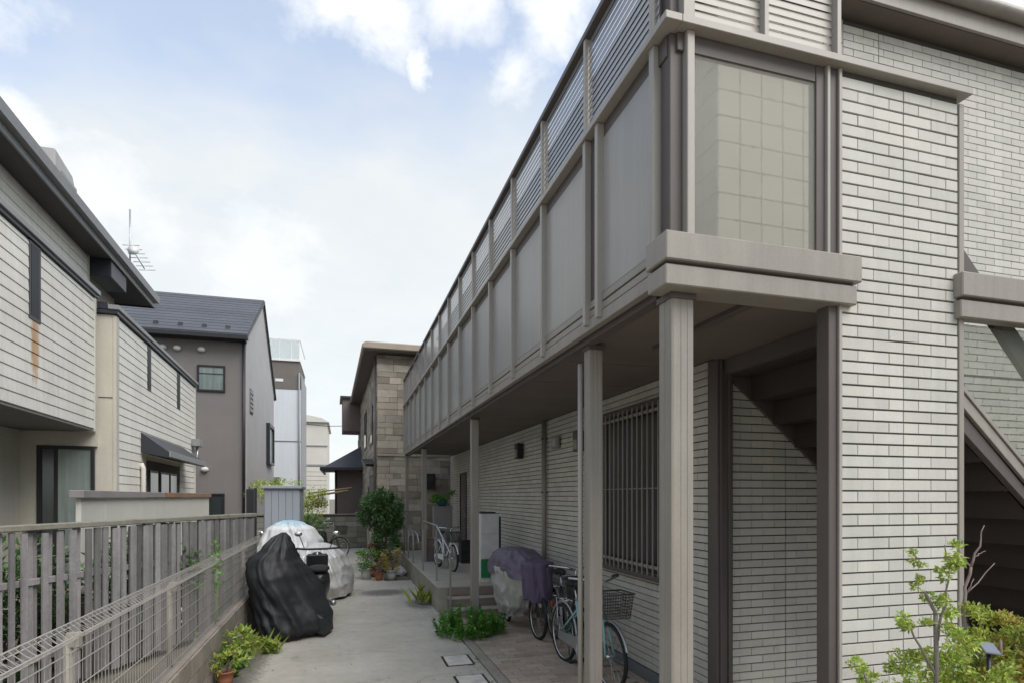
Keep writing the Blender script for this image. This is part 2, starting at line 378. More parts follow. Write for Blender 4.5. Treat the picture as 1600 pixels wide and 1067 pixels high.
# ================================================================ SETTING
g = MB(); g.add([(-400, -400, -.02), (400, -400, -.02), (400, 400, -.02), (-400, 400, -.02)], [(0, 1, 2, 3)])
setp(g.build('ground', 'earth'), 'bare soil under the whole block', kind='structure')
path = MB(); path.box(-1.2, 1.485, -4, 10.6, -.15, -.012)
path = path.build('path', 'concrete_old', kind='structure')
OFF[path] = Vector((0, 0, 0))
ys = [-4, -1.0, 1.9, 4.9, 7.55, 9.35, 11.2, 13.2, 15.0, 17.2, 19.5, 21.8]
for a, b in zip(ys[:-1], ys[1:]):
    x1 = 1.485 if b < 14 else 0.9
    x0 = -1.2 if b < 10 else -2.6
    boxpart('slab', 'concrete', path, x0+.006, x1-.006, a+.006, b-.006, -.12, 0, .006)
kb = MB().box(1.49, 1.60, -3.8, 9.2, -.1, .012).build('kerb', 'concrete_old', kind='structure', bevel=.008)
# brick pavement under the balcony
bed = MB().box(1.604, 2.93, -1, 8.98, -.1, -.008).build('pavement', 'earth', kind='structure'); OFF[bed] = Vector((0, 0, 0))
pm = MB().box(-.1, .1, -.05, .05, -.02, .006).mesh('paver', 'paver')
cnt = 0; st = MB()
j = 0; y = 3.2
while y < 8.9:
    x = 1.61+(.1 if j % 2 else 0)
    if j % 2: st.box(1.61, 1.704, y+.002, y+.098, -.02, .006); st.box(2.836 , 2.928, y+.002, y+.098, -.02, .005)
    else: st.box(2.848, 2.928, y+.002, y+.098, -.02, .005)
    while x+.2 < 2.93:
        if cnt < 295 and y > 4.35 : inst(pm, 'paver', bed, (x+.1, y+.05, random.uniform(-.002, .002))); cnt += 1
        else: st.box(x+.002, x+.198, y+.002, y+.098, -.02, .006)
        x += .206
    y += .106; j += 1
for yy in [i*.106-1 for i in range(39)]:
    for xx in range(6): st.box(1.61+xx*.206, 1.61+xx*.206+.2, yy, yy+.1, -.02, .006)
st.build('paver_field', 'paver', bed, kind='stuff')
# drain lids
for i, (yy, lab) in enumerate(((6.56, 'pale square drain cover in the path, the one nearer the weeds'), (5.78, 'pale square drain cover in the path farther from the weeds, at the bottom edge'))):
    t = thing('drain_cover', lab, 'drain cover', (1.25, yy, 0), 'drain covers along the kerb')
    boxpart('frame', 'dark_frame', t, 1.09, 1.41, yy-.21, yy+.21, -.05, .004)
    boxpart('lid', 'lid', t, 1.115, 1.385, yy-.185, yy+.185, -.03, .009, .003)

# ================================================================ APARTMENT BUILDING (right)
A = thing('apartment_building', 'two storey tiled apartment block with taupe metal balcony screen and outside stairs', 'apartment building', (2.95, 4.17, 0))
WX, GY, EY = 2.95, 4.17, 16.6
wall = MB(); wall.box(WX+.012, 12, GY+.012, EY, 0, 3.02); wall.box(WX+.012, 12, GY+.012, EY, 3.06, 6.04)
wall = wall.build('wall', 'joint', A)
boxpart('footing', 'footing', A, WX-.012, 12, GY-.02, EY+.01, -.1, .115, .004)
# --- pier
PX0, PX1, PY = 2.686, 3.565, 2.67
pier = MB().box(PX0+.006, PX1-.002, PY+.008, PY+.085, 0, 4.244).build('pier', 'joint', A)
PW = PX1-PX0-.008; px_ = PX0+.004
rowA = [0, .136, .395, .517, .648, .892, 1]; rowB = [0, .264, .517, .759, 1]
tiles = {}
def tilemesh(wd, axis, h=.0600, nm='tile', matn='tile'):
    k = (round(wd, 4), axis, h, matn)
    if k not in tiles:
        m = MB(); e = .0022
        # slightly rock-faced: outer face inset for a soft arris
        a, b, c = wd/2, .012, h/2
        v = []
        for (sx, q) in ((a, b), (a-e, 0)):
            for (dx, dz) in ((-1, -1), (1, -1), (1, 1), (-1, 1)):
                cc = c if q == b else c-e
                v.append((dx*sx, q, dz*cc) if axis == 'x' else (q, -dx*sx, dz*cc))
        m.add(v, [(4, 5, 6, 7), (0, 1, 5, 4), (1, 2, 6, 5), (2, 3, 7, 6), (3, 0, 4, 7)])
        tiles[k] = m.mesh(nm, matn)
    return tiles[k]
stf = MB(); P = .0665
def addstuff(me, loc):
    n = len(stf.v)
    for v in me.vertices: stf.v.append((v.co.x+loc[0], v.co.y+loc[1], v.co.z+loc[2]))
    for p in me.polygons: stf.f.append(tuple(i+n for i in p.vertices)); stf.s.append(False)
nt_ = 0
for r in range(63):
    z = .02+r*P+P/2; fr = rowA if r % 2 else rowB
    for a, b in zip(fr[:-1], fr[1:]):
        gl = .0008 if a not in (.517,) else .0025
        x0, x1 = px_+a*PW+gl, px_+b*PW-.0008; me = tilemesh(x1-x0, 'x', .0595)
        loc = ((x0+x1)/2, PY+random.uniform(-.0015, .001), z)
        if z > .75: inst(me, 'tile', pier, loc); nt_ += 1
        else: addstuff(me, loc)
stf.build('tile_field', 'tile', pier, kind='stuff')
boxpart('end_trim', 'taupe_dark', A, PX0-.075, PX0-.001, PY+.005, PY+.095, 0, 4.243, .003)
boxpart('end_trim', 'taupe_rail', A, PX0-.018, PX0+.003, PY-.012, PY+.004, 0, 4.243, .002)
boxpart('end_trim', 'taupe', A, PX1, PX1+.04, PY-.008, PY+.10, 0, 4.21, .003)
# --- tile walls as joined real tiles (ground floor side wall, gable under the stairs, upper gable)
stf = MB(); SP = .226
WIN = (4.62, 6.27, 1.10, 2.76)
def tilefield(axis, u0, u1, z0, z1, const, skip=None, seam=None, th=.0595):
    r = 0; z = z0
    while z+P <= z1+.001:
        u = u0-(SP/2 if r % 2 else 0)
        while u < u1:
            a, b = max(u, u0)+.001, min(u+SP, u1)-.001
            segs = [(a, b)]
            for c0, c1 in (skip(z+P/2) if skip else [])+([(seam-.003, seam+.003)] if seam else []):
                nx = []
                for q0, q1 in segs:
                    if c1 <= q0 or c0 >= q1: nx.append((q0, q1)); continue
                    if c0 > q0: nx.append((q0, c0))
                    if c1 < q1: nx.append((c1, q1))
                segs = nx
            for a_, b_ in segs:
                if b_-a_ < .015: continue
                me = tilemesh(round(b_-a_, 3), axis, th)
                dd = random.uniform(-.0012, .0008)
                addstuff(me, ((a_+b_)/2, const+dd, z+P/2) if axis == 'x' else (const+dd, (a_+b_)/2, z+P/2))
            u += SP
        z += P; r += 1
DOORS = ((14.3, 15.1),)
def cuts_at(z):
    c = []
    if WIN[2]-.05 < z < WIN[3]+.04: c.append((WIN[0]-.05, WIN[1]+.05))
    if z < 2.46: c += list(DOORS)
    return c
tilefield('y', GY+.06, EY, .125, 3.0, WX, cuts_at)
tilefield('x', 3.05, 9.0, .125, 3.0, GY, None, 3.62)
tilefield('x', 4.225, 9.0, 3.0, 6.04, GY, None, 4.62, .0625)
stf.build('tile_field', 'tile', wall, kind='stuff')
# large smooth tiles of the upper landing, seen through the glass
stf = MB()
u = tilemesh(.207, 'x', .207, 'panel', 'upper_tile'); u2 = tilemesh(.207, 'y', .207, 'panel', 'upper_tile')
for i in range(6):
    for k in range(14): inst(u, 'panel', wall, (2.955+.103+i*.212, GY-.001, 3.06+.11+k*.212))
for i in range(8):
    for k in range(14): inst(u2, 'panel', wall, (WX-.001, GY+.109+i*.212, 3.06+.11+k*.212))
# --- corner post of the main wall
cp = MB().box(2.90, 3.05, 4.105, 4.235, 0, 2.96); cp.box(2.925, 2.945, 4.09, 4.104, 0, 2.96); cp.box(3.0, 3.03, 4.09, 4.104, 0, 2.96)
cp.build('corner_post', 'taupe_dark', A, .003)
# --- window with bars
y0, y1, z0, z1 = WIN
wf = MB()
for a, b, c, d in ((y0-.05, y1+.05, z1-.02, z1+.05), (y0-.05, y1+.05, z0-.06, z0), (y0-.05, y0, z0, z1-.02), (y1, y1+.05, z0, z1-.02)): wf.box(WX-.03, WX+.05, a, b, c, d)
wf = wf.build('window', 'taupe_dark', A, .003)
boxpart('pane', 'barred_dark', wf, WX-.005, WX+.03, y0, y1, z0, z1-.02)
boxpart('sill', 'taupe_dark', wf, WX-.075, WX-.031, y0-.06, y1+.06, z0-.07, z0-.02, .003)
bm = MB().box(-.006, .006, -.006, .006, 0, z1-z0+.02).mesh('bar', 'taupe')
k = y0+.03
while k < y1: inst(bm, 'bar', wf, (WX-.085, k, z0-.02)); k += .105
boxpart('rail', 'taupe', wf, WX-.075, WX-.06, y0-.04, y1+.04, z1-.09, z1-.06)
boxpart('rail', 'taupe', wf, WX-.075, WX-.068, y0-.04, y1+.04, (z0+z1)/2-.005, (z0+z1)/2+.005)
boxpart('rail', 'taupe', wf, WX-.075, WX-.06, y0-.04, y1+.04, z0+.05, z0+.08)
# --- entrance doors on the porch
for a, b in DOORS:
    fr = MB().box(WX-.02, WX+.05, a, a+.05, .39, 2.45).box(WX-.02, WX+.05, b-.05, b, .39, 2.45).box(WX-.02, WX+.05, a+.05, b-.05, 2.40, 2.45).build('door', 'dark_frame', A)
    boxpart('door_leaf', 'mauve', fr, WX, WX+.04, a+.05, b-.05, .40, 2.40)
    boxpart('handle', 'steel', fr, WX-.05, WX-.001, a+.1, a+.13, 1.3, 1.45)
# --- soffit, floor slab, beams
boxpart('balcony_floor', 'joint', A, 1.63, WX+.01, 2.72, EY-.5, 3.02, 3.058)
y = 2.80; i = 0
while y < 15.9:
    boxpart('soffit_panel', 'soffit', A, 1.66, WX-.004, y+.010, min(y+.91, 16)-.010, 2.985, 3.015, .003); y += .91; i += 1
boxpart('edge_beam', 'taupe_dark', A, 1.66, 1.74, 2.9, 16.0, 2.93, 2.984, .003)
# --- fascia channel along the alley: three stepped courses
fx = 1.60
def course(x, z0, z1, nm='fascia', m='taupe', y0=2.82, y1=16.02): return boxpart(nm, m, A, x, x+.05, y0, y1, z0, z1, .003)
course(fx-.004, 2.965, 3.04); course(fx+.004, 3.048, 3.095); course(fx, 3.103, 3.15)
boxpart('fascia_back', 'taupe_dark', A, fx+.02, fx+.06, 2.83, 16.0, 2.97, 3.16)
# --- bays: mullions, frosted panels, louvre
bays = [3.70+.90*i for i in range(14)]
mull = MB().box(-.030, .028, -.022, .022, 3.0, 4.24).mesh('mullion', 'taupe_rail')
lm = MB().box(-.026, .026, -.018, .018, 4.29, 4.93).mesh('mullion', 'taupe_rail')
for i, yy in enumerate([3.50]+bays):
    inst(mull, 'mullion', A, (fx+.0, yy, 0)); 
    if i: inst(lm, 'mullion', A, (fx+.0, yy, 0))
inst(mull, 'mullion', A, (fx, 16.0, 0)); inst(lm, 'mullion', A, (fx, 16.0, 0))
edges = [2.86]+[3.50]+bays+[16.0]
for a, b in zip(edges[:-1], edges[1:]):
    if b-a < .1: continue
    dk = abs(a-3.50) < .01
    boxpart('screen_panel', 'taupe_dark' if dk else 'frosted', A, fx+.012, fx+.022, a+.022, b-.022, 3.16, 4.15)
boxpart('mid_rail_and_shade', 'taupe_rail', A, fx-.045, fx+.05, 2.62, 16.03, 4.245, 4.285, .003)
boxpart('mid_rail_and_shade', 'taupe_dark', A, fx+.015, fx+.045, 2.72, 16.0, 4.13, 4.243, .003)  # recessed dark strip, its colour paints the shadow line below the rail
boxpart('top_rail', 'taupe_dark', A, fx-.035, fx+.045, 2.63, 16.03, 4.932, 4.975, .004)
lv = {}
def slat(L_, axis):
    k = (round(L_, 3), axis)
    if k not in lv:
        m = MB(); R = Matrix.Rotation(math.radians(-82 if axis == 'y' else 82), 3, 'Y' if axis == 'y' else 'X')
        m.obox((0, 0, 0), (.042, L_, .0025) if axis == 'y' else (L_, .042, .0025), R); lv[k] = m.mesh('louvre_slat', 'louvre' if axis == 'y' else 'taupe_rail')
    return lv[k]
le = [2.74]+bays+[16.0]; nl = 0
for a, b in zip(le[:-1], le[1:]):
    for k in range(14):
        inst(slat(b-a-.05, 'y'), 'louvre_slat', A, (fx, (a+b)/2, 4.315+k*.0445)); nl += 1
fa = [1.70, 2.18, 2.66]
for a, b in zip(fa[:-1], fa[1:]):
    for k in range(14): inst(slat(b-a-.03, 'x'), 'louvre_slat', A, ((a+b)/2, 2.69, 4.315+k*.0445)); nl += 1
for xx in (1.69, 2.18, 2.66): boxpart('mullion', 'taupe_rail', A, xx-.014, xx+.014, 2.65, 2.71, 4.288, 4.931, .002)
boxpart('mid_rail_and_shade', 'taupe_rail', A, 1.651, 3.62, 2.62, 2.72, 4.245, 4.285, .003)
boxpart('mid_rail_and_shade', 'taupe_dark', A, 1.66, 2.529, 2.683, 2.72, 4.15, 4.243, .003)  # the painted shadow strip carried round under the front rail
boxpart('top_rail', 'taupe_dark', A, 1.647, 2.70, 2.63, 2.71, 4.932, 4.975, .004)
# --- corner screen posts
for x0, x1, y0, y1, m in ((1.585, 1.655, 2.80, 2.85, 'taupe_rail'), (1.625, 1.70, 2.70, 2.785, 'taupe_dark'), (1.70, 1.745, 2.655, 2.71, 'taupe_rail')):
    boxpart('corner_post', m, A, x0, x1, y0, y1, 3.18, 4.244, .004)
    boxpart('corner_post', m, A, x0, x1, y0, y1, 4.286, 4.931, .004)
boxpart('frame_post', 'taupe_dark', A, 2.53, 2.588, 2.68, 2.74, 3.18, 4.2435, .003)
boxpart('frame_post', 'taupe_rail', A, 2.589, 2.64-.03, 2.66, 2.72, 3.18, 4.244, .003)
boxpart('glass_screen', 'pebble_glass', A, 1.746, 2.529, 2.69, 2.698, 3.10, 4.22)
# --- stepped canopy bands
def band(x0, x1, y1=2.82):
    o = boxpart('canopy_band', 'taupe', A, x0, x1, 2.61, y1, 3.036, 3.18, .006)
    boxpart('canopy_band', 'taupe', A, x0+.006, x1-.02, 2.625, y1-.01, 2.913, 3.018, .006)
    boxpart('canopy_groove', 'taupe_dark', A, x0+.03, x1-.03, 2.65, y1-.02, 3.01, 3.045)
band(1.55, 2.78); band(3.525, 8.5, 2.72)
# --- columns with fluted faces
def column(x0, x1, y0, y1, z0, z1):
    o = MB(); o.box(x0, x1, y0, y1, z0, z1)
    wv = x1-x0
    for f0, f1 in ((.06, .28), (.42, .58), (.72, .94)):
        o.box(x0+wv*f0, x0+wv*f1, y0-.0025, y0+.001, z0, z1)
    o.box(x0-.002, x0+.001, y0+(y1-y0)*.12, y0+(y1-y0)*.45, z0, z1); o.box(x0-.002, x0+.001, y0+(y1-y0)*.58, y0+(y1-y0)*.9, z0, z1)
    c = o.build('column', 'taupe', A, .002)
    boxpart('base_plate', 'taupe_dark', c, x0-.02, x1+.02, y0-.02, y1+.02, z0, z0+.012)
    boxpart('cap', 'taupe_dark', c, x0-.01, x1+.01, y0-.012, y1+.01, z1-.03, z1+.0)
column(1.65, 1.78, 2.725, 2.85, 0, 2.912)
column(1.70, 1.80, 3.9, 4.0, 0, 2.93); column(1.70, 1.80, 7.9, 8.0, 0, 2.93); column(1.70, 1.80, 13.1, 13.2, .30, 2.93); column(1.62, 1.70, 15.85, 15.93, .0, 2.96)
MB().tube([(1.685, 4.035, .0), (1.685, 4.035, 2.82)], .019, 10).build('downpipe', 'taupe_rail', A)
dp = MB().tube([(2.90, 8.35, .1), (2.90, 8.35, 2.98)], .035, 12).build('downpipe', 'taupe', A)
for z in (.8, 1.9, 2.7): boxpart('bracket', 'taupe_dark', dp, 2.86, 2.95, 8.32, 8.38, z, z+.025)
# --- stairs: closed treads and risers
SL = .86; n_st = 16; RZ = 3.02/n_st; GO = RZ/SL
sx0 = 3.02
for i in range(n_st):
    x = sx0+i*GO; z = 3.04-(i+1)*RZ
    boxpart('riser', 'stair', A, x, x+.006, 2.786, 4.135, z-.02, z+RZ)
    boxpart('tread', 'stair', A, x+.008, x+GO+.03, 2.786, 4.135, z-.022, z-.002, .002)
def zst(x): return 3.02-(x-sx0)*SL
xe = sx0+3.0/SL
def stringer(name, y0, y1, lo, hi, m, x0=sx0, x1=None):
    x1 = x1 or xe
    MB().prism([(x0, zst(x0)+lo), (x1, max(zst(x1)+lo, 0)), (x1, zst(x1)+hi), (x0, zst(x0)+hi)], 'y', y0, y1).build(name, m, A, .003)
stringer('stringer', 4.132, 4.155, -.19, .06, 'taupe_dark')
stringer('stringer', 2.745, 2.79, -.20, -.06, 'taupe_dark', 3.3)
stringer('stringer', 2.725, 2.79, -.055, -.0, 'taupe', 3.3); stringer('stringer', 2.735, 2.79, .004, .05, 'taupe', 3.3); stringer('stringer', 2.725, 2.79, .054, .09, 'taupe', 3.3)
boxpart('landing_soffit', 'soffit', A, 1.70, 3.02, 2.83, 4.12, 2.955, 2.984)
boxpart('landing_beam', 'taupe_dark', A, 2.96, 3.02, 2.83, 4.1, 2.84, 2.954, .003)
boxpart('landing_beam', 'taupe_dark', A, 2.2, 2.26, 2.83, 3.9, 2.925, 2.954, .003)
# handrails of the flight
def sloped(name, y, off0, off1, m, x0, x1, th=.03):
    MB().prism([(x0, zst(x0)+off0), (x1, zst(x1)+off0), (x1, zst(x1)+off1), (x0, zst(x0)+off1)], 'y', y, y+th).build(name, m, A, .003)
sloped('handrail', 4.05, .78, .84, 'taupe_dark', 3.1, 6.3); 
MB().prism([(3.606, 3.60), (3.606, 3.41), (6.0, .94), (6.0, 1.13)], 'y', 2.80, 2.84).build('stair_side_panel', 'taupe_dark', A, .002)
# glass below the right band, above the stringer
gz = lambda x: zst(x)+.06
MB().prism([(3.607, 2.905), (3.607, gz(3.607)), (6.2, gz(6.2)), (6.2, 2.905)], 'y', 2.735, 2.743).build('glass_screen', 'wired_glass', A)
for xx in (4.45, 5.3): boxpart('mullion', 'taupe_rail', A, xx, xx+.04, 2.69, 2.734, gz(xx), 2.91, .002)
# --- roof: eave box, gutter
roof = MB().box(WX-.35, 12.4, 4.0, EY+.3, 6.055, 6.085).build('roof', 'soffit', A)
boxpart('eave_fascia', 'taupe', roof, WX-.36, 12.4, 3.97, 3.999, 6.06, 6.32, .004)
MB().tube([(WX-.4, 3.93, 6.27), (12.4, 3.93, 6.27)], .06, 12).build('gutter', 'taupe', roof)
MB().add([(WX-.36, 3.97, 6.32), (12.4, 3.97, 6.32), (12.4, 10, 7.9), (WX+2, 10, 7.9), (WX-.36, EY+.3, 6.32), (12.4, EY+.3, 6.32)], [(0, 1, 2, 3), (0, 3, 4), (3, 2, 5, 4)]).build('roof_slope', 'slate', roof)
# --- porch slab with tiled steps
po = MB().box(1.46, WX-.02, 9.36, 16.2, -.1, .385)
po = po.build('porch', 'concrete_old', A, .006)
SLB = .40
y = 9.36
while y < 15.9: boxpart('tile', 'step_tile', po, 1.45, WX-.025, y+.004, y+.60, .386, SLB, .003); y += .604
boxpart('riser', 'step_riser', po, 1.62, WX-.03, 9.335, 9.359, .265, .384, .002)
for i, (ya, z) in enumerate(((9.08, .255), (8.82, .125))):
    s_ = boxpart('step', 'step_riser', po, 1.62, WX-.03, ya+.01, 9.334 if i == 0 else 9.09, 0, z-.02, .002)
    boxpart('tread', 'step_tile', s_, 1.60, WX-.03, ya, 9.334 if i == 0 else 9.079, z-.018, z, .003)
rl = MB()
rl.tube([(1.49, 15.0, SLB), (1.49, 15.0, 1.10), (1.49, 12.6, 1.10), (1.50, 12.3, 1.05), (1.50, 12.1, .9)], .015, 8)
rl = rl.build('railing', 'steel', A)
for yy in (14.0, 13.0): MB().tube([(1.49, yy, SLB), (1.49, yy, 1.09)], .012, 8).build('baluster', 'steel', rl)
# stone wall left of the steps lip
boxpart('handrail_post', 'taupe', A, 1.585, 1.615, 8.98, 9.01, 0, .98, .002)
boxpart('handrail_post', 'taupe', A, 1.545, 1.575, 10.1, 10.13, SLB, 1.36, .002)
boxpart('handrail_post', 'taupe', A, 1.51, 1.54, 11.6, 11.63, SLB, 1.2, .002)
MB().tube([(1.6, 8.995, .97), (1.56, 10.115, 1.35), (1.525, 11.6, 1.37)], .014, 8).build('handrail', 'steel', A)
# --- wall fittings
for yy, z, lab in ((9.6, 2.62, None), (6.95, 2.55, None)):
    l = MB().box(WX-.12, WX-.02, yy-.09, yy+.09, z-.13, z+.13).build('vent_hood', 'dark_frame' if yy > 9 else 'taupe_dark', A, .01)
    boxpart('grille', 'taupe', l, WX-.125, WX-.121, yy-.06, yy+.06, z-.1, z+.02)
l = MB().box(WX-.07, WX-.02, 7.75, 7.98, 2.53, 2.70).build('meter_box', 'taupe', A, .008)
boxpart('cover', 'steel', l, WX-.075, WX-.071, 7.79, 7.94, 2.56, 2.67)
for z in (1.74, 2.2): boxpart('mail_slot', 'dark_frame', A, WX-.05, WX-.004, 13.0, 13.2, z, z+.2)

# ================================================================ LEFT HOUSE (own frame, turned 2.33 degrees)
LF = math.radians(2.33); A2 = TH+LF; CA, SA = math.cos(A2), math.sin(A2)
def LP(px, D): r = (px-800)/F; return (D*(r*CA+SA), D*(CA-r*SA))
Hs = thing('siding_house', 'white house clad in horizontal siding boards with dark trim and a rust streak', 'house', (-3.545, 11.7, 0), frame=LF)
lx = -3.545
core = MB().box(-9, lx+.0-.02, 2.0, 11.69, 3.0, 5.2).build('wall', 'siding', Hs)
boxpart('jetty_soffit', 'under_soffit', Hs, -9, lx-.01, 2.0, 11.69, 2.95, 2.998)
# rust mark below the slit window, in world coordinates
p = Matrix.Rotation(LF, 3, 'Z') @ Vector((lx, 9.43, 3.85))
bpy.data.materials.remove(MT['siding_rust'])
mat('siding_rust', (.74, .725, .66), .65, .12, .9, .05, 30, .15, 150, streak=.09, hue=(.69, .67, .60), shape=[((.46, .25, .09), tuple(p), (.14, .14, .55))])
SH = .1517
def boards(parent, axis, const, a, b, z0, z1, name='siding_board', m='siding', seams=None, slots=()):
    z = z0; r = 0
    while z < z1-.02:
        zt = min(z+SH, z1); segs = [(a, b)]
        cuts = []
        for s0, s1, sz0, sz1 in slots:
            if z+SH*.6 > sz0 and z+SH*.4 < sz1: cuts.append((s0, s1))
        ss = list(seams or [])
        pts = [a]+[q for q in ss if a < q < b]+[b]
        segs = [(p0+.003, p1-.003) for p0, p1 in zip(pts[:-1], pts[1:])]
        out = []
        for s in segs:
            cur = [s]
            for c0, c1 in cuts:
                nx = []
                for q0, q1 in cur:
                    if c1 <= q0 or c0 >= q1: nx.append((q0, q1)); continue
                    if c0 > q0: nx.append((q0, c0))
                    if c1 < q1: nx.append((c1, q1))
                cur = nx
            out += cur
        for s0, s1 in out:
            if s1-s0 < .03: continue
            prof = [(0, z+.005), (.022, z+.005), (.024, z+.012), (.017, zt-.008), (.012, zt-.001), (0, zt-.001)]
            mm = m
            if m == 'siding_rust' and not (s0 < 9.6 and s1 > 9.2): mm = 'siding'
            if axis == 'y': o = MB().prism([(const-.0+q-.0, h) for q, h in prof], 'y', s0, s1)
            else: o = MB().prism([(const-q, h) for q, h in prof], 'x', s0, s1)
            o.build(name, mm, parent)
        z += SH; r += 1
sl1 = (9.25, 9.59, 4.15, 5.3)
boards(core, 'y', lx-.02, 2.0, 11.62, 2.985, 5.18, m='siding_rust', seams=(5.6, 8.63, 11.0) if False else (5.6,), slots=(sl1,))
boxpart('corner_trim', 'panel_cream', core, lx-.06, lx+.012, 11.622, 11.70, 2.95, 5.19, .004)
s = boxpart('slit_window', 'dark_frame', Hs, lx-.03, lx+.008, 9.25, 9.59, 4.17, 5.19)
boxpart('pane', 'slit_glass', s, lx+.0085, lx+.011, 9.30, 9.54, 4.22, 5.15)
boxpart('flashing', 'navy', Hs, lx-.55, lx+.03, 2.0, 11.75, 5.195, 5.25, .004)
boxpart('flashing', 'fascia_grey', Hs, lx-.12, lx+.06, 2.0, 11.76, 5.252, 5.33, .006)
# upper storey wall and eave
uw = MB().box(-9, -3.93, 2.0, 12.55, 5.2, 6.2).build('upper_wall', 'siding', Hs)
boards(uw, 'y', -3.93, 2.0, 12.5, 5.25, 6.18, seams=(5.6,))
boxpart('corner_trim', 'beige', uw, -3.98, -3.90, 12.501, 12.57, 5.2, 6.2, .004)
boxpart('recessed_wall', 'beige', Hs, -9, -4.25, 12.58, 15.2, 4.9, 6.2)
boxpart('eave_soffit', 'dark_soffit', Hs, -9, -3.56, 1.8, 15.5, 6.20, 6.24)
boxpart('eave_fascia', 'fascia_grey', Hs, -3.56, -3.53, 1.8, 15.5, 6.17, 6.46, .004)
gt = MB(); gt.prism([(-3.528, 6.40), (-3.528, 6.28), (-3.44, 6.28), (-3.42, 6.41), (-3.435, 6.41), (-3.45, 6.295), (-3.515, 6.295), (-3.515, 6.40)], 'y', 1.8, 15.5)
gt.build('gutter', 'fascia_grey', Hs)
boxpart('eave_fascia', 'navy', Hs, -9, -3.53, 15.5, 15.53, 6.17, 6.46, .004)
MB().add([(-3.50, 1.7, 6.47), (-3.50, 15.55, 6.47), (-6.6, 15.55, 7.5), (-6.6, 1.7, 7.5), (-9.7, 1.7, 6.47), (-9.7, 15.55, 6.47)], [(0, 1, 2, 3), (3, 2, 5, 4), (1, 5, 2), (0, 3, 4)]).build('roof', 'slate', Hs)
boxpart('eave_box', 'navy', Hs, -3.92, -3.57, 12.6, 13.5, 5.86, 6.19, .01)
# ground floor under the jetty
gf = MB().box(-8.9, -4.38, 11.72, 12.4, 0, 2.94).box(-4.38, -3.55, 11.72, 12.4, 2.70, 2.94).box(-4.38, -3.55, 11.72, 12.4, 0, .25).build('ground_floor_wall', 'beige', Hs)
boards(gf, 'x', 10.98, -4.95, -4.66, .1, 2.93)
boxpart('side_wing', 'beige', Hs, -8, -4.62, 11.0, 11.71, 0, 2.94)
boxpart('corner_trim', 'mauve', Hs, -5.05, -4.96, 10.93, 10.998, 0, 2.94)
wn_ = MB()
for a, b, c, d in ((-4.38, -3.57, 2.64, 2.70), (-4.38, -3.57, .25, .31), (-4.38, -4.32, .31, 2.64), (-3.62, -3.57, .31, 2.64), (-4.14, -4.09, .31, 2.64)): wn_.box(a, b, 11.70, 11.76, c, d)
wn_ = wn_.build('window', 'dark_frame', Hs, .003)
boxpart('pane', 'window_glass', wn_, -4.32, -4.141, 11.735, 11.745, .31, 2.64); boxpart('pane', 'curtain_glass', wn_, -4.089, -3.621, 11.72, 11.73, .31, 2.64)
# second volume, nearer the alley
vx = -3.288
v2 = MB().box(-8, vx-.02, 11.83, 18.9, 0, 4.97).build('wing_wall', 'beige', Hs)
sl = ((13.83, 14.12, 4.02, 5.2), (16.55, 16.9, 4.02, 5.2), (13.75, 16.9, 0, 2.62))
boards(v2, 'y', vx-.02, 11.98, 18.82, .1, 4.95, seams=(15.0,), slots=sl)
boxpart('corner_trim', 'beige', v2, vx-.04, vx+.012, 11.82, 11.978, 0, 4.96, .004)
boxpart('corner_trim', 'panel_cream', v2, vx-.04, vx+.012, 18.822, 18.91, 0, 4.96, .004)
boxpart('belt_joint', 'joint', v2, -3.54, vx-.045, 11.819, 11.829, 3.55, 3.56)
boxpart('parapet_cap', 'navy', Hs, -8, vx+.04, 11.78, 18.95, 4.98, 5.05, .004)
boxpart('parapet_cap', 'fascia_grey', Hs, vx-.10, vx+.07, 11.76, 18.97, 5.052, 5.13, .006)
boxpart('parapet_cap', 'navy', Hs, -3.545, vx-.105, 11.77, 12.2, 5.052, 5.17, .006)
for s0, s1, _, _ in sl[:2]:
    s = boxpart('slit_window', 'dark_frame', Hs, vx-.03, vx+.006, s0, s1, 4.04, 4.93)
    boxpart('pane', 'slit_glass', s, vx+.0065, vx+.009, s0+.04, s1-.04, 4.08, 4.90)
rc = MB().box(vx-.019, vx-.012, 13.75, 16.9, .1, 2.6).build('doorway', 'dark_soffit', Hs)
for a, b in ((14.0, 14.7), (14.9, 15.7), (15.8, 16.5)):
    q = boxpart('window', 'dark_frame', Hs, vx-.011, vx+.01, a, b, .9, 2.4)
    boxpart('pane', 'window_glass', q, vx+.0105, vx+.013, a+.05, b-.05, .95, 2.35)
aw = MB().prism([(vx, 3.12), (-2.79, 2.74), (-2.79, 2.62), (vx, 2.72)], 'y', 13.36, 17.27)
aw = aw.build('awning', 'navy', Hs, .004)
boxpart('fascia', 'fascia_grey', aw, -2.789, -2.76, 13.34, 17.29, 2.64, 2.76, .004)
MB().tube([(vx+.06, 13.3, .1), (vx+.06, 13.3, 2.4), (vx+.02, 13.3, 2.5)], .045, 10).build('downpipe', 'panel_cream', Hs)
q = boxpart('air_duct', 'fascia_grey', Hs, vx+.02, vx+.22, 18.3, 18.75, 3.25, 3.45, .01)
MB().tube([(vx+.12, 18.5, 3.25), (vx+.12, 18.5, 2.9), (vx+.03, 18.5, 2.8)], .04, 8).build('duct_pipe', 'steel', q)
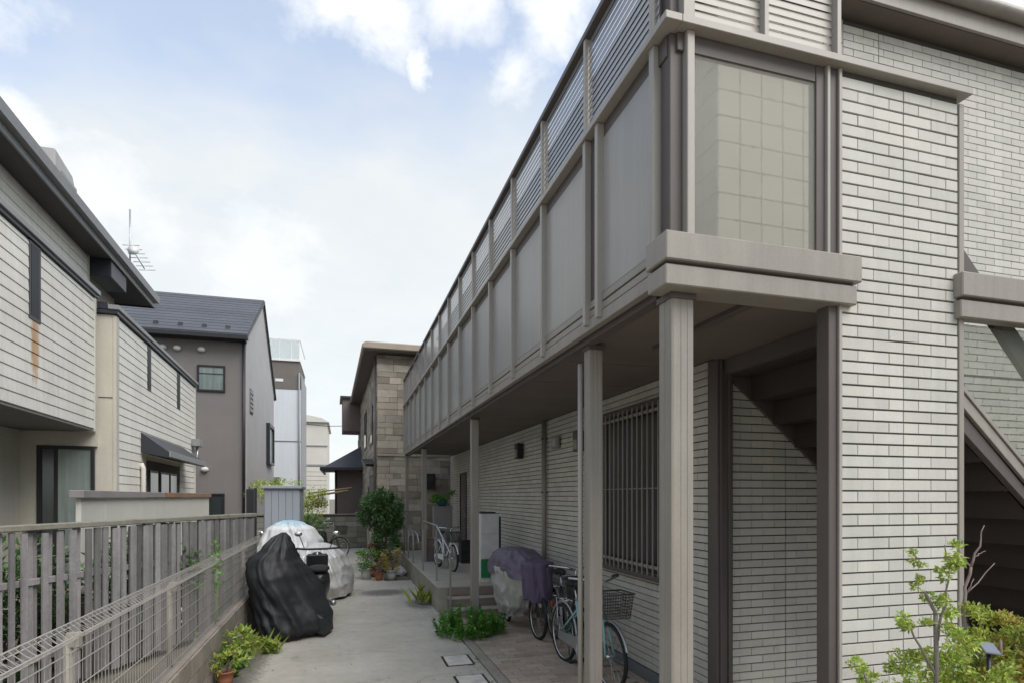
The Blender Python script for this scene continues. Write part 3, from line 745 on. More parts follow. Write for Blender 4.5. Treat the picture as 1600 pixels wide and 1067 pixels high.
# roof box and antenna
rb = thing('rooftop_box', 'dark topped grey rooftop enclosure above the siding house eave', 'rooftop box', (-4.6, 13.1, 7.0), frame=LF)
m_ = MB(); m_.prism([(12.55, 6.5), (13.7, 6.5), (13.6, 7.6), (13.35, 7.95), (12.55, 8.05)], 'x', -5.3, -4.42); m_.build('body', 'grey_side', rb, .01)
boxpart('front', 'slate', rb, -5.32, -4.72, 12.52, 12.545, 7.1, 8.10)
for i in range(5): boxpart('slat', 'fascia_grey', rb, -4.419, -4.40, 12.8, 13.5, 7.2+i*.13, 7.26+i*.13)
an = thing('antenna', 'thin television antenna mast on the siding house roof', 'antenna', (-3.95, 15.2, 6.55), frame=LF)
MB().tube([(-3.95, 15.2, 6.5), (-3.95, 15.2, 8.25)], .018, 8).build('mast', 'steel', an)
a_ = MB(); a_.tube([(-3.95, 15.2, 7.45), (-3.7, 15.35, 7.0)], .012, 6)
for i in range(7):
    c = Vector((-3.93, 15.2, 7.45)).lerp(Vector((-3.66, 15.4, 7.0)), i/6); a_.tube([c+Vector((-.14, -.1, -.05)), c+Vector((.14, .1, .05))], .008, 5)
a_.build('boom', 'steel', an)
a_ = MB(); a_.lathe((0, 0, 0), [(.02, 0), (.12, .02), (.19, .07), (.20, .085)], 18)
R = Matrix.Rotation(math.radians(75), 3, 'X') @ Matrix.Identity(3); a_.v = [tuple(Vector((-3.86, 15.15, 7.3))+(R @ (Vector(q)*.6))) for q in a_.v]; a_.build('dish', 'lamp_white', an)

# cream garden wall with rusty cap
gw = thing('garden_wall', 'low cream panel wall with a grey cap rusted at its far end', 'wall', (-2.84, 8.85, 0), frame=LF)
x = 8.85; i = 0
while x < 18.2:
    boxpart('panel', 'panel_cream', gw, -2.90, -2.84, x+.004, min(x+.9, 18.3), 0, 1.83, .003); x += .904; i += 1
boxpart('cap', 'cap_grey', gw, -2.95, -2.79, 8.78, 13.0, 1.832, 1.93, .006)
boxpart('cap', 'rust', gw, -2.95, -2.785, 13.003, 18.35, 1.832, 1.93, .006, label='rusty brown far half of the cap')

# ================================================================ DARK GREY HOUSE
DG = thing('grey_house', 'tall brown grey rendered house with dark slate roof behind the siding house', 'house', (-3.13, 21.7, 0))
b_ = MB().box(-9, -3.15, 21.7, 30, 0, 7.1); b_.build('wall', 'grey_wall', DG)
MB().prism([(21.7, 0), (30, 0), (30, 6.6), (25.9, 9.62), (21.7, 7.12)], 'x', -3.15, -3.13).build('side_wall', 'grey_side', DG)
RS = (9.72-7.17)/(25.9-21.4)
rf_ = MB().prism([(21.35, 7.10), (25.9, 9.66), (30.3, 6.45), (30.3, 6.55), (25.9, 9.78), (21.35, 7.22)], 'x', -9.1, -3.04).build('roof', 'slate', DG)
# slate courses proud of the roof sheet
for i in range(14):
    t0 = i/14; ya = 21.37+t0*4.5; za = 7.245+t0*2.56
    MB().prism([(ya, za), (ya+.33, za+.175), (ya+.33, za+.19), (ya, za+.02)], 'x', -9.08, -3.06).build('slate_course', 'slate', rf_)
for i in range(4):
    xx = -5.95+i*.72; MB().prism([(21.72, 7.44), (21.86, 7.52), (21.86, 7.60), (21.78, 7.60)], 'x', xx, xx+.13).build('snow_guard', 'dark_frame', rf_)
boxpart('eave_gutter', 'dark_frame', DG, -9.1, -3.02, 21.22, 21.42, 7.04, 7.18, .01)
boxpart('eave_board', 'dark_frame', DG, -9.1, -3.10, 21.42, 21.698, 7.03, 7.09)
MB().prism([(21.4, 7.16), (25.9, 9.70), (30.3, 6.5), (30.3, 6.4), (25.9, 9.60), (21.4, 7.06)], 'x', -3.129, -3.10).build('verge', 'fascia_grey', DG)
MB().tube([(-3.2, 21.62, 0), (-3.2, 21.62, 7.0)], .045, 10).build('downpipe', 'dark_frame', DG)
def winf(parent, x0, x1, y, z0, z1, gm='window_glass'):
    f = MB()
    for a, b, c, d in ((x0, x1, z1-.06, z1), (x0, x1, z0, z0+.06), (x0, x0+.06, z0+.06, z1-.06), (x1-.06, x1, z0+.06, z1-.06)): f.box(a, b, y-.05, y+.0, c, d)
    f = f.build('window', 'dark_frame', parent); boxpart('pane', gm, f, x0+.06, x1-.06, y-.02, y-.01, z0+.06, z1-.06); return f
wq = winf(DG, -4.63, -3.78, 21.698, 5.35, 6.22, 'curtain_glass'); boxpart('glazing_bar', 'dark_frame', wq, -4.57, -3.84, 21.66, 21.68, 5.93, 5.95)
winf(DG, -4.3, -3.8, 21.698, 1.1, 1.95)
for xx, z in ((-5.65, 6.72), (-5.22, 6.72), (-4.5, 6.72), (-4.4, 2.75)):
    v = MB(); v.ell((xx, 21.66, z), (.12, .10, .09)); v.build('vent_cap', 'lamp_white', DG)
f = MB()
for a, b, c, d in ((27.1, 28.9, 4.85, 5.0), (27.1, 28.9, 3.25, 3.35), (27.1, 27.2, 3.35, 4.85), (28.8, 28.9, 3.35, 4.85)): f.box(-3.128, -2.98, a, b, c, d)
f = f.build('bay_window', 'dark_frame', DG); boxpart('pane', 'curtain_glass', f, -3.10, -3.05, 27.2, 28.8, 3.35, 4.85)
f = boxpart('louvre_window', 'grey_wall', DG, -3.128, -3.10, 22.4, 23.1, 4.8, 5.65)
for i in range(5): boxpart('slat', 'fascia_grey', f, -3.099, -3.08, 22.45, 23.05, 4.85+i*.16, 4.93+i*.16)
f = boxpart('door', 'dark_frame', DG, -3.128, -3.09, 22.2, 23.2, 0, 2.2)

# ================================================================ FAR BUILDINGS
WTn = thing('white_tower_house', 'narrow pale blue white house with dark top band and rooftop railing', 'house', (-3, 34.3, 0))
MB().box(-4.6, -2.2, 34.3, 39, 0, 7.69).build('wall', 'white_wall', WTn)
boxpart('dark_band', 'tower_band', WTn, -4.6, -2.26, 34.28, 38.9, 7.70, 9.22)
boxpart('floor_line', 'fascia_grey', WTn, -4.6, -2.19, 34.27, 34.299, 4.85, 4.89)
boxpart('side_cladding', 'fascia_grey', WTn, -2.199, -2.16, 34.5, 38.9, 1.0, 8.6)
for i, x in enumerate((-4.5, -3.9, -3.3, -2.7, -2.3)): boxpart('rail_post', 'white_paint', WTn, x, x+.04, 34.3, 34.34, 9.23, 10.35)
boxpart('rail', 'white_paint', WTn, -4.55, -2.24, 34.29, 34.35, 10.36, 10.41); boxpart('rail', 'white_paint', WTn, -2.26, -2.22, 34.36, 38.8, 10.36, 10.41)
boxpart('coping', 'white_paint', WTn, -4.65, -2.22, 34.2, 38.9, 9.222, 9.30)
q = MB(); q.box(-4.5, -2.3, 34.31, 34.32, 9.35, 10.33); glassmat('rail_glass', (.6, .65, .68), .1, .5, .0, 20, .7); q.build('rail_panel', 'rail_glass', WTn)
MB().box(-3.5, -3.1, 34.26, 34.30, 8.1, 8.25).build('vent', 'white_paint', WTn)
boxpart('service_door', 'tower_band', WTn, -3.9, -3.28, 34.25, 34.299, 0, 2.9)
MB().tube([(-2.27, 34.22, 0), (-2.27, 34.22, 8.6)], .05, 8).build('downpipe', 'fascia_grey', WTn)
CR = thing('cream_house', 'cream rendered house with horizontal bands seen down the alley', 'house', (-1.7, 44, 0))
MB().box(-4, -1.05, 44, 52, 0, 7.1).build('wall', 'cream_wall', CR)
for z, h in ((4.0, .12), (5.4, .08)): boxpart('band', 'fascia_grey', CR, -4, -1.0, 43.95, 43.999, z, z+h)
for i in range(12): boxpart('siding_board', 'cream_wall', CR, -4, -1.02, 43.96, 43.998, .2+i*.31, .48+i*.31)
MB().prism([(-4.2, 7.11), (-.9, 7.11), (-1.4, 7.4), (-3, 7.7)], 'y', 43.8, 52).build('roof', 'cream_wall', CR)
LH = thing('low_house', 'low mauve walled annex with dark tiled hip roof at the alley end', 'house', (0, 25, 0))
MB().box(-.3, 2.4, 25, 29, 0, 2.95).build('wall', 'mauve', LH)
rr = MB(); rr.add([(-.75, 24.5, 3.0), (2.8, 24.5, 3.0), (2.8, 29.5, 3.0), (-.75, 29.5, 3.0), (.9, 26.4, 4.1), (2.0, 26.4, 4.1), (2.0, 27.6, 4.1), (.9, 27.6, 4.1)],
    [(0, 1, 5, 4), (1, 2, 6, 5), (2, 3, 7, 6), (3, 0, 4, 7), (4, 5, 6, 7), (3, 2, 1, 0)]); rr = rr.build('roof', 'slate', LH)
boxpart('eave_gutter', 'dark_frame', rr, -.80, 2.8, 24.38, 24.5, 2.88, 3.02, .02); boxpart('eave_gutter', 'dark_frame', rr, -.86, -.75, 24.4, 29.5, 2.88, 3.02, .02)
MB().tube([(-.26, 24.93, 0), (-.26, 24.93, 2.9)], .04, 8).build('downpipe', 'dark_frame', LH)
# background row closing the view on both sides
for (x0, x1, y0, y1, z, m, lab) in ((-13.5, -6.5, 36, 44, 6.2, 'cream_wall', 'plain beige house hidden mostly behind the grey house'), (4, 12, 24, 34, 6.8, 'cream_wall', 'beige house standing behind the stone clad house')):
    bb = thing('background_house', lab, 'house', ((x0+x1)/2, y0, 0)); MB().box(x0, x1, y0, y1, 0, z).build('wall', m, bb)
    MB().prism([(x0-.3, z), (x1+.3, z), ((x0+x1)/2, z+1.8)], 'y', y0-.3, y1+.3).build('roof', 'slate', bb)

# ================================================================ STONE HOUSE
SF = math.radians(1.14)
q = Matrix.Rotation(-SF, 3, 'Z') @ Vector((.95, 17.0, 0)); sx, sy = q.x, q.y
SHs = thing('stone_house', 'house clad in grey brown split stone with a beige flat eave', 'house', (sx, sy, 0), frame=SF)
sw = MB().box(sx+.02, sx+7, sy+.03, sy+11.5, 0, 5.86).build('wall', 'stone_side', SHs)
smeshes = {}
ns_ = 0; z = 0; r = 0; stf = MB()
while z < 5.8:
    h = (.19, .15, .21, .17)[r % 4]; h = min(h, 5.84-z); x = sx-.01
    first = True
    while x < sx+2.75:
        l = random.choice((.22, .34, .45, .56)); l = min(l, sx+2.8-x)
        if l < .08: break
        dd = random.choice((0, .008, .016)); k = (round(l, 3), round(h, 3), dd)
        if k not in smeshes: smeshes[k] = MB().box(.004, l-.004, -dd, .035, .004, h-.004).mesh('stone', 'stone')
        if ns_ < 298: inst(smeshes[k], 'stone', sw, (x, sy, z)); ns_ += 1
        else: addstuff(smeshes[k], (x, sy, z))
        x += l
    z += h; r += 1
# side face: long low courses, joined
z = 0; r = 0
while z < 5.8:
    h = (.19, .15, .21, .17)[r % 4]; h = min(h, 5.84-z); y = sy+.04+(.2 if r % 2 else 0)
    while y < sy+11.3:
        l = random.choice((.45, .6, .8)); stf.box(sx+.0-random.choice((0, .008)), sx+.021, y+.005, y+l-.005, z+.005, z+h-.005); y += l
    z += h; r += 1
stf.build('stone_field', 'stone', sw, kind='stuff')
boxpart('band', 'stone_side', SHs, sx-.01, sx+3, sy-.045, sy-.02, 3.0, 3.06)
ef = MB().prism([(sx-.45, 5.90), (sx+7.3, 5.90), (sx+7.3, 6.10), (sx-.34, 6.10), (sx-.44, 6.03)], 'y', sy-.40, sy+11.9).build('roof', 'roof_beige', SHs, .03)
boxpart('soffit', 'taupe_dark', ef, sx-.38, sx+7, sy-.33, sy+11.8, 5.865, 5.899)
for a, b, c, d in ((sy+1.8, sy+2.6, 3.5, 4.7), (sy+5, sy+6.2, 3.6, 5.0), (sy+3, sy+4, .9, 2.2)):
    f = boxpart('window', 'dark_frame', SHs, sx-.03, sx-.009, a, b, c, d); boxpart('pane', 'window_glass', f, sx-.034, sx-.0305, a+.06, b-.06, c+.06, d-.06)
f = boxpart('bay', 'mauve', SHs, sx-.75, sx-.01, sy+9.6, sy+11.3, 4.7, 6.1); boxpart('roof', 'dark_frame', f, sx-.85, sx-.0, sy+9.5, sy+11.4, 6.101, 6.2)
MB().prism([(sy+2.4, 3.05), (sy+2.45, 2.98), (sy+.2, 1.95+.75), (sy+.15, 2.77)], 'x', sx-.32, sx-.02).build('lean_to_roof', 'dark_frame', SHs)
MB().tube([(sx-.06, sy+.12, 0), (sx-.06, sy+.12, 5.8)], .035, 8).build('downpipe', 'taupe_dark', SHs)
# trellis of lattice on the side
lt = MB()
for i in range(8):
    lt.tube([(sx-.06, sy+.4+i*.25, 1.6), (sx-.06, sy+.9+i*.25, 2.5)], .012, 5); lt.tube([(sx-.075, sy+.9+i*.25, 1.6), (sx-.075, sy+.4+i*.25, 2.5)], .012, 5)
lt.build('lattice', 'cap_grey', SHs)

# ================================================================ BLOCK WALL AT THE ALLEY END
BW = thing('block_wall', 'mossy grey concrete block wall closing the far end of the alley', 'wall', (0, 22, 0))
boxpart('core', 'joint', BW, -3.0, .9, 22.02, 22.10, 0, 1.18)
bm_ = MB().box(.005, .385, 0, .10, .005, .185).mesh('block', 'block')
for r in range(6):
    for i in range(10):
        inst(bm_, 'block', BW, (-3.0+i*.39, 22.0+random.uniform(-.004, .004)-.02, r*.19))
boxpart('coping', 'block', BW, -3.05, .92, 21.94, 22.16, 1.181, 1.23, .006)

# ================================================================ MESH FENCE ON LOW BLOCK WALL
LWx = -1.21
LW = thing('low_wall', 'low weathered concrete block wall under the mesh fence', 'wall', (LWx, 4, 0))
boxpart('core', 'block_low', LW, LWx-.11, LWx-.02, -3.5, 10.0, 0, .50)
bm2 = MB().box(-.13, 0, .004, .386, .004, .16).mesh('block', 'block_low')
for r in range(3):
    for i in range(35): inst(bm2, 'block', LW, (LWx+random.uniform(-.003, .003), -3.5+i*.39-(.195 if r % 2 else 0), r*.165))
MF = thing('mesh_fence', 'pale beige welded wire mesh fence with folded top on the low wall', 'fence', (LWx-.065, 4, .49))
fxx = LWx-.065
sp_ = MB(); y = -2.0
while y < 9.95:      # each vertical wire, folded into a triangle at the top
    sp_.tube([(fxx, y, .53), (fxx, y, 1.14), (fxx+.055, y, 1.185), (fxx, y, 1.235), (fxx-.055, y, 1.185), (fxx, y, 1.15)], .0023, 4, False); y += .05
sp_.build('wire_field', 'wire', MF, kind='stuff')
hz = [.55, .66, .78, .90, 1.02, 1.09, 1.14]
for z in hz: MB().tube([(fxx+.004, -2, z), (fxx+.004, 9.95, z)], .0032, 5).build('wire', 'wire', MF)
for dx, z in ((.055, 1.185), (0, 1.235), (-.055, 1.185)): MB().tube([(fxx+dx, -2, z), (fxx+dx, 9.95, z)], .0035, 5).build('wire', 'wire', MF)
for yy in (-.16, 1.64, 3.44, 5.24, 7.04, 8.84):
    pp = MB().tube([(fxx-.04, yy, .40), (fxx-.04, yy, 1.15)], .021, 10).build('post', 'post_beige', MF)
    MB().box(fxx-.045, fxx+.012, yy-.02, yy+.02, 1.10, 1.17).build('clamp', 'post_beige', pp)

# ================================================================ WEATHERED PICKET FENCE
p1, p2 = Vector((-2.79, 6.0)), Vector((-1.30, 9.62)); dv = (p2-p1); Lf = dv.length; dv = dv/Lf
ang = math.atan2(dv.y, dv.x)
PF = bpy.data.objects.new('picket_fence', None); sc.collection.objects.link(PF); st_ = p1-dv*3.2
PF.location = (st_.x, st_.y, 0); PF.rotation_euler = (0, 0, ang); OFF[PF] = Vector((0, 0, 0))
setp(PF, 'grey weathered wooden board fence with uneven gaps behind the wire mesh', 'fence')
TL = Lf+3.2; x = 0; i = 0
pmesh = []
for v in range(6):
    wv = (.072, .08, .058, .088, .048, .066)[v]
    m_ = MB(); m_.box(0, wv, -.018, 0, .06, 1.53+random.uniform(-.01, .01)); me = m_.mesh('picket', 'weathered_wood'); pmesh.append((wv, me))
while x < TL-.05:
    wv, me = random.choice(pmesh)
    front = (i % 2 == 0)
    o = inst(me, 'picket', PF, (x, -.03 if front else .028, random.uniform(-.015, .01)), (0, random.uniform(-.006, .006), random.uniform(-.25, .25) if x < 5.8 else random.uniform(-.06, .06)))
    gap = random.choice((.004, .01, .012, .04)) if x < 4.1 else (random.choice((-.01, .0, .004)) if x < 5.8 else -.014)
    x += wv+gap-(.015 if x > 4.1 else 0); i += 1
for z in (.35, 1.05): MB().box(0, TL, -.012, .022, z, z+.06).build('rail', 'weathered_wood', PF, .004)
cap = MB().box(0, TL+.02, -.06, .05, 1.545, 1.60).build('top_rail', 'moss_rail', PF, .008)
for i in range(5): MB().box(.1+i*1.7, .18+i*1.7, .03, .11, 0, 1.54).build('post', 'weathered_wood', PF, .004)
# junk behind the fence
for i, (x, y, z, s, m, lab) in enumerate(((-3.4, 6.4, 0, .45, 'navy', 'dark plastic storage bin glimpsed through the fence gaps'), (-3.0, 7.6, 0, .5, 'mauve', 'brown box standing behind the board fence'), (-3.9, 7.2, 0, .6, 'teal_pot', 'teal crate behind the leftmost fence boards'))):
    t = thing('storage_bin', lab, 'bin', (x, y, 0), 'bins behind the board fence')
    MB().prism([(x-s*.42, 0), (x+s*.42, 0), (x+s*.5, s*1.5), (x-s*.5, s*1.5)], 'y', y-s*.35, y+s*.35).build('body', m, t, .02)
    boxpart('lid', m, t, x-s*.53, x+s*.53, y-s*.4, y+s*.4, s*1.5+.002, s*1.5+.06, .02)

for i, (x, y, lab) in enumerate(((-3.25, 6.9, 'dark leafy plants crowding behind the gappy left fence boards'), (-2.35, 8.2, 'dark leafy bush behind the middle of the board fence'))):
    t = thing('shrub', lab, 'shrub', (x, y, 0)); OFF[t] = Vector((0, 0, 0)); q_ = MB()
    [stem(q_, (0, 0, 0), (random.uniform(-.3, .3), random.uniform(-.3, .3), 1.0), .015, .005, .06) for _ in range(6)]; q_.build('stem', 'bark', t)
    leaves(MB(), (0, 0, .72), (.62, .5, .66), 3000, .09, 30, .4, .3, .1).build('foliage', 'leaf_dark', t)

# ================================================================ GREY SHED
S = thing('garden_shed', 'blue grey steel garden shed standing beyond the board fence', 'shed', (-1.12, 12.2, 0))
MB().box(-1.45, -.80, 12.22, 13.4, .05, 2.0).build('body', 'shed', S, .006)
for i in range(5): boxpart('panel', 'shed', S, -1.44+i*.128, -1.44+i*.128+.122, 12.205, 12.219, .1, 1.97, .003)
boxpart('roof', 'shed', S, -1.50, -.76, 12.15, 13.45, 2.002, 2.06, .01)
boxpart('base', 'block', S, -1.45, -.80, 12.25, 13.4, 0, .048)
gp = thing('dark_gate', 'narrow dark gate panel between board fence and shed', 'gate', (-1.45, 10.9, 0))
boxpart('panel', 'dark_frame', gp, -1.62, -1.50, 11.2, 11.26, .1, 1.98, .004)
boxpart('post', 'dark_frame', gp, -1.49, -1.45, 11.2, 11.26, 0, 2.0, .004)

# ================================================================ DRAPED COVERS
def drape(rings, folds, seed, nz=64, na=110, amp=.02, lumps=0.0, e=.82):
    """rings: (z, cx, cy, rx, ry); smooth interpolation, fold ridges that fan out towards the hem"""
    rnd = random.Random(seed); ph = [(k, rnd.uniform(0, 6.28), rnd.uniform(-1.3, 1.3), rnd.uniform(.5, 1)) for k in folds]
    lp = [(rnd.uniform(1, 4), rnd.uniform(0, 6.28), rnd.uniform(3, 9), rnd.uniform(.4, 1)) for _ in range(6)]
    mb = MB(); v, f = [], []; z0, z1 = rings[0][0], rings[-1][0]
    for i in range(nz+1):
        t = i/nz; z = z0+(z1-z0)*t
        for a, b in zip(rings[:-1], rings[1:]):
            if a[0] <= z <= b[0]+1e-6: break
        u = (z-a[0])/(b[0]-a[0]); u = u*u*(3-2*u)*.5+u*.5
        cx_, cy_, rx, ry = [a[j]+(b[j]-a[j])*u for j in (1, 2, 3, 4)]
        for k in range(na):
            th = 2*math.pi*k/na; d = 0
            tw = th+z*.55
            q = Vector((math.cos(tw)*1.5+seed, math.sin(tw)*1.5, z*.75+t*math.cos(th+seed)*.6))
            rid = 1-abs(mnoise.noise(q*1.6))*2.2; rid2 = 1-abs(mnoise.noise(q*3.7+Vector((9, 3, 1))))*2.2
            d += 1.5*rid+.75*rid2+.5*mnoise.noise(Vector((math.cos(th)*4, math.sin(th)*4, z*6+seed)))
            d += .5*(1-abs(mnoise.noise(Vector((math.cos(th)*2, math.sin(th)*2, z*5-seed))))*2)
            d *= amp*(.55+.7*(1-t))
            d += lumps*1.6*mnoise.noise(Vector((math.cos(th)*.8, math.sin(th)*.8, z*1.6+seed*2)))
            m2 = 1+d/max(.12, (rx+ry)/2)
            ca, sa = math.cos(th), math.sin(th)
            ex = math.copysign(abs(ca)**e, ca); ey = math.copysign(abs(sa)**e, sa)
            hem = (.02*math.sin(3*th+1)+.012*math.sin(7*th)) if i == 0 else 0
            v.append((cx_+rx*ex*m2, cy_+ry*ey*m2, z+hem))
    for i in range(nz):
        for k in range(na): f.append((i*na+k, i*na+(k+1) % na, (i+1)*na+(k+1) % na, (i+1)*na+k))
    f.append(tuple(range(nz*na, (nz+1)*na)))
    mb.add(v, f, True); return mb
def cthing(name, label, cat, px, D, group=None, z=0, rz=0.0):
    """thing whose own axes are turned to lie x = across, y = away from the lane end"""
    p = C(px, D, z); o = thing(name, label, cat, p, group, rz=rz if rz else 1e-9); o.rotation_euler = (0, 0, rz if rz else 0); OFF[o] = Vector((0, 0, 0)); return o
bk = cthing('covered_motorcycle', 'motorcycle under a loose black cover beside the low wall', 'motorcycle', 447, 8.0, 'covered motorcycles in the alley', rz=-TH)
drape([(.03, .06, -.05, .33, .40), (.12, .12, -.05, .40, .52), (.25, .09, -.02, .43, .60), (.57, -.01, 0, .43, .62), (.80, -.09, .0, .42, .58), (.95, -.13, -.02, .39, .46),
       (1.02, -.12, -.05, .33, .40), (1.16, -.03, -.1, .19, .26), (1.30, .0, -.12, .09, .13), (1.37, .02, -.13, .02, .03)], (3, 5, 8, 13, 4), 5, amp=.034, lumps=.09, e=1.12).build('cover', 'black_cloth', bk)
MB().torus((.10, -.35, .12), .10, .035, 'x', 24, 8).build('wheel', 'rubber', bk)
MB().prism([(.38, .10), (.62, .02), (.60, .26), (.46, .34)], 'y', -.30, .1).build('cover_flap', 'black_cloth', bk, .02)
# nearby scooter, black, half hidden
def scooter(o, body='black_metal'):
    for y, nm in ((-.58, 'wheel'), (.58, 'wheel')):
        w_ = MB().torus((0, y, .24), .18, .06, 'x', 28, 10).build(nm, 'rubber', o); MB().torus((0, y, .24), .12, .02, 'x', 24, 6).tube([(-.05, y, .24), (.05, y, .24)], .06, 12).build('rim', 'steel', w_)
    b_ = MB(); sec = [(-.74, .05, .60, .70), (-.66, .11, .48, .74), (-.45, .16, .40, .75), (-.15, .17, .33, .74), (.0, .14, .22, .62), (.08, .13, .20, .34), (.34, .14, .20, .32)]; v, f = [], []
    for (y, wv, za, zb) in sec:
        for k in range(12):
            t = 2*math.pi*k/12; v.append((wv*math.copysign(abs(math.cos(t))**.6, math.cos(t)), y, (za+zb)/2+(zb-za)/2*math.copysign(abs(math.sin(t))**.6, math.sin(t))))
    for a in range(len(sec)-1):
        for k in range(12): f.append((a*12+k, (a+1)*12+k, (a+1)*12+(k+1) % 12, a*12+(k+1) % 12))
    f += [tuple(range(12)), tuple(range((len(sec)-1)*12+11, (len(sec)-1)*12-1, -1))]; b_.add(v, f, True); b_.build('body', body, o)
    MB().prism([(.34, .25), (.46, .28), (.52, .60), (.44, .92), (.38, .92), (.42, .6)], 'x', -.17, .17).build('leg_shield', body, o, .03)
    MB().ell((0, .60, .42), (.07, .2, .05)).build('mudguard', body, o)
    sd2 = MB(); sec = [(-.70, .09, .745, .80), (-.62, .14, .74, .83), (-.35, .155, .74, .83), (-.1, .14, .735, .80), (0, .07, .73, .76)]; v, f = [], []
    for (y, wv, za, zb) in sec:
        for k in range(10):
            t = 2*math.pi*k/10; v.append((wv*math.cos(t), y, (za+zb)/2+(zb-za)/2*math.sin(t)))
    for a in range(len(sec)-1):
        for k in range(10): f.append((a*10+k, (a+1)*10+k, (a+1)*10+(k+1) % 10, a*10+(k+1) % 10))
    f += [tuple(range(10)), tuple(range((len(sec)-1)*10+9, (len(sec)-1)*10-1, -1))]; sd2.add(v, f, True).build('saddle', 'rubber', o)
    MB().box(-.07, .07, -.76, -.735, .60, .66).build('tail_light', 'rubber', o, .008)
    MB().tube([(0, -.55, .5), (0, -.80, .46), (0, -.84, .34)], .03, 6).build('rear_mudguard', 'rubber', o)
    MB().tube([(.16, .0, .22), (.19, -.35, .24), (.19, -.70, .30)], [.02, .04, .045], 10).build('exhaust', 'steel', o)
    MB().tube([(0, .58, .24), (0, .42, .95)], .03, 8).build('fork', 'steel', o)
    MB().tube([(-.34, .30, 1.02), (-.15, .38, 1.0), (.15, .38, 1.0), (.34, .30, 1.02)], .018, 8).build('handlebar', 'black_metal', o)
    MB().ell((0, .50, .88), (.09, .06, .07)).build('headlight', body, o)
    for s_ in (-1, 1):
        m_ = MB().tube([(s_*.2, .36, 1.02), (s_*.27, .34, 1.22)], .007, 5).build('mirror', 'black_metal', o); MB().ell((s_*.29, .33, 1.25), (.06, .02, .04)).build('mirror_glass', 'chrome', m_)
sct = cthing('scooter', 'uncovered black scooter parked between the black and silver covers', 'scooter', 497, 9.2, None, rz=math.radians(4)); scooter(sct)
c2 = cthing('covered_motorcycle', 'motorcycle under a silver cover with a blue patch on top, by the shed', 'motorcycle', 452, 11.0, 'covered motorcycles in the alley', rz=-TH)
drape([(.12, .0, 0, .34, .5), (.4, .0, 0, .44, .72), (.8, .02, 0, .45, .7), (1.05, .03, .0, .43, .52), (1.25, .03, -.05, .34, .38), (1.36, .02, -.08, .2, .24), (1.41, .0, -.08, .06, .08)], (3, 5, 8, 13), 11, amp=.05, lumps=.06).build('cover', 'blue_cloth', c2)
m_ = MB().tube([(-.44, -.2, 1.15), (-.30, -.1, 1.22), (.3, -.1, 1.22)], .016, 8).build('handlebar', 'chrome', c2); MB().ell((-.47, -.22, 1.17), (.09, .03, .06)).build('mirror', 'chrome', m_)
MB().torus((0, -.45, .3), .24, .05, 'x', 28, 8).build('wheel', 'rubber', c2)
c3 = cthing('covered_motorcycle', 'small motorcycle under a plain silver cover jutting out over the path', 'motorcycle', 508, 10.9, 'covered motorcycles in the alley', rz=-TH)
drape([(.06, .05, 0, .28, .4), (.25, .05, 0, .34, .55), (.5, .03, 0, .33, .55), (.75, -.02, .0, .28, .45), (.9, -.07, -.0, .2, .3), (.99, -.1, -.0, .06, .1)], (3, 5, 8, 13), 23, amp=.05, lumps=.06).build('cover', 'silver_cloth', c3)
MB().torus((.18, -.3, .12), .09, .03, 'x', 24, 8).build('wheel', 'rubber', c3)

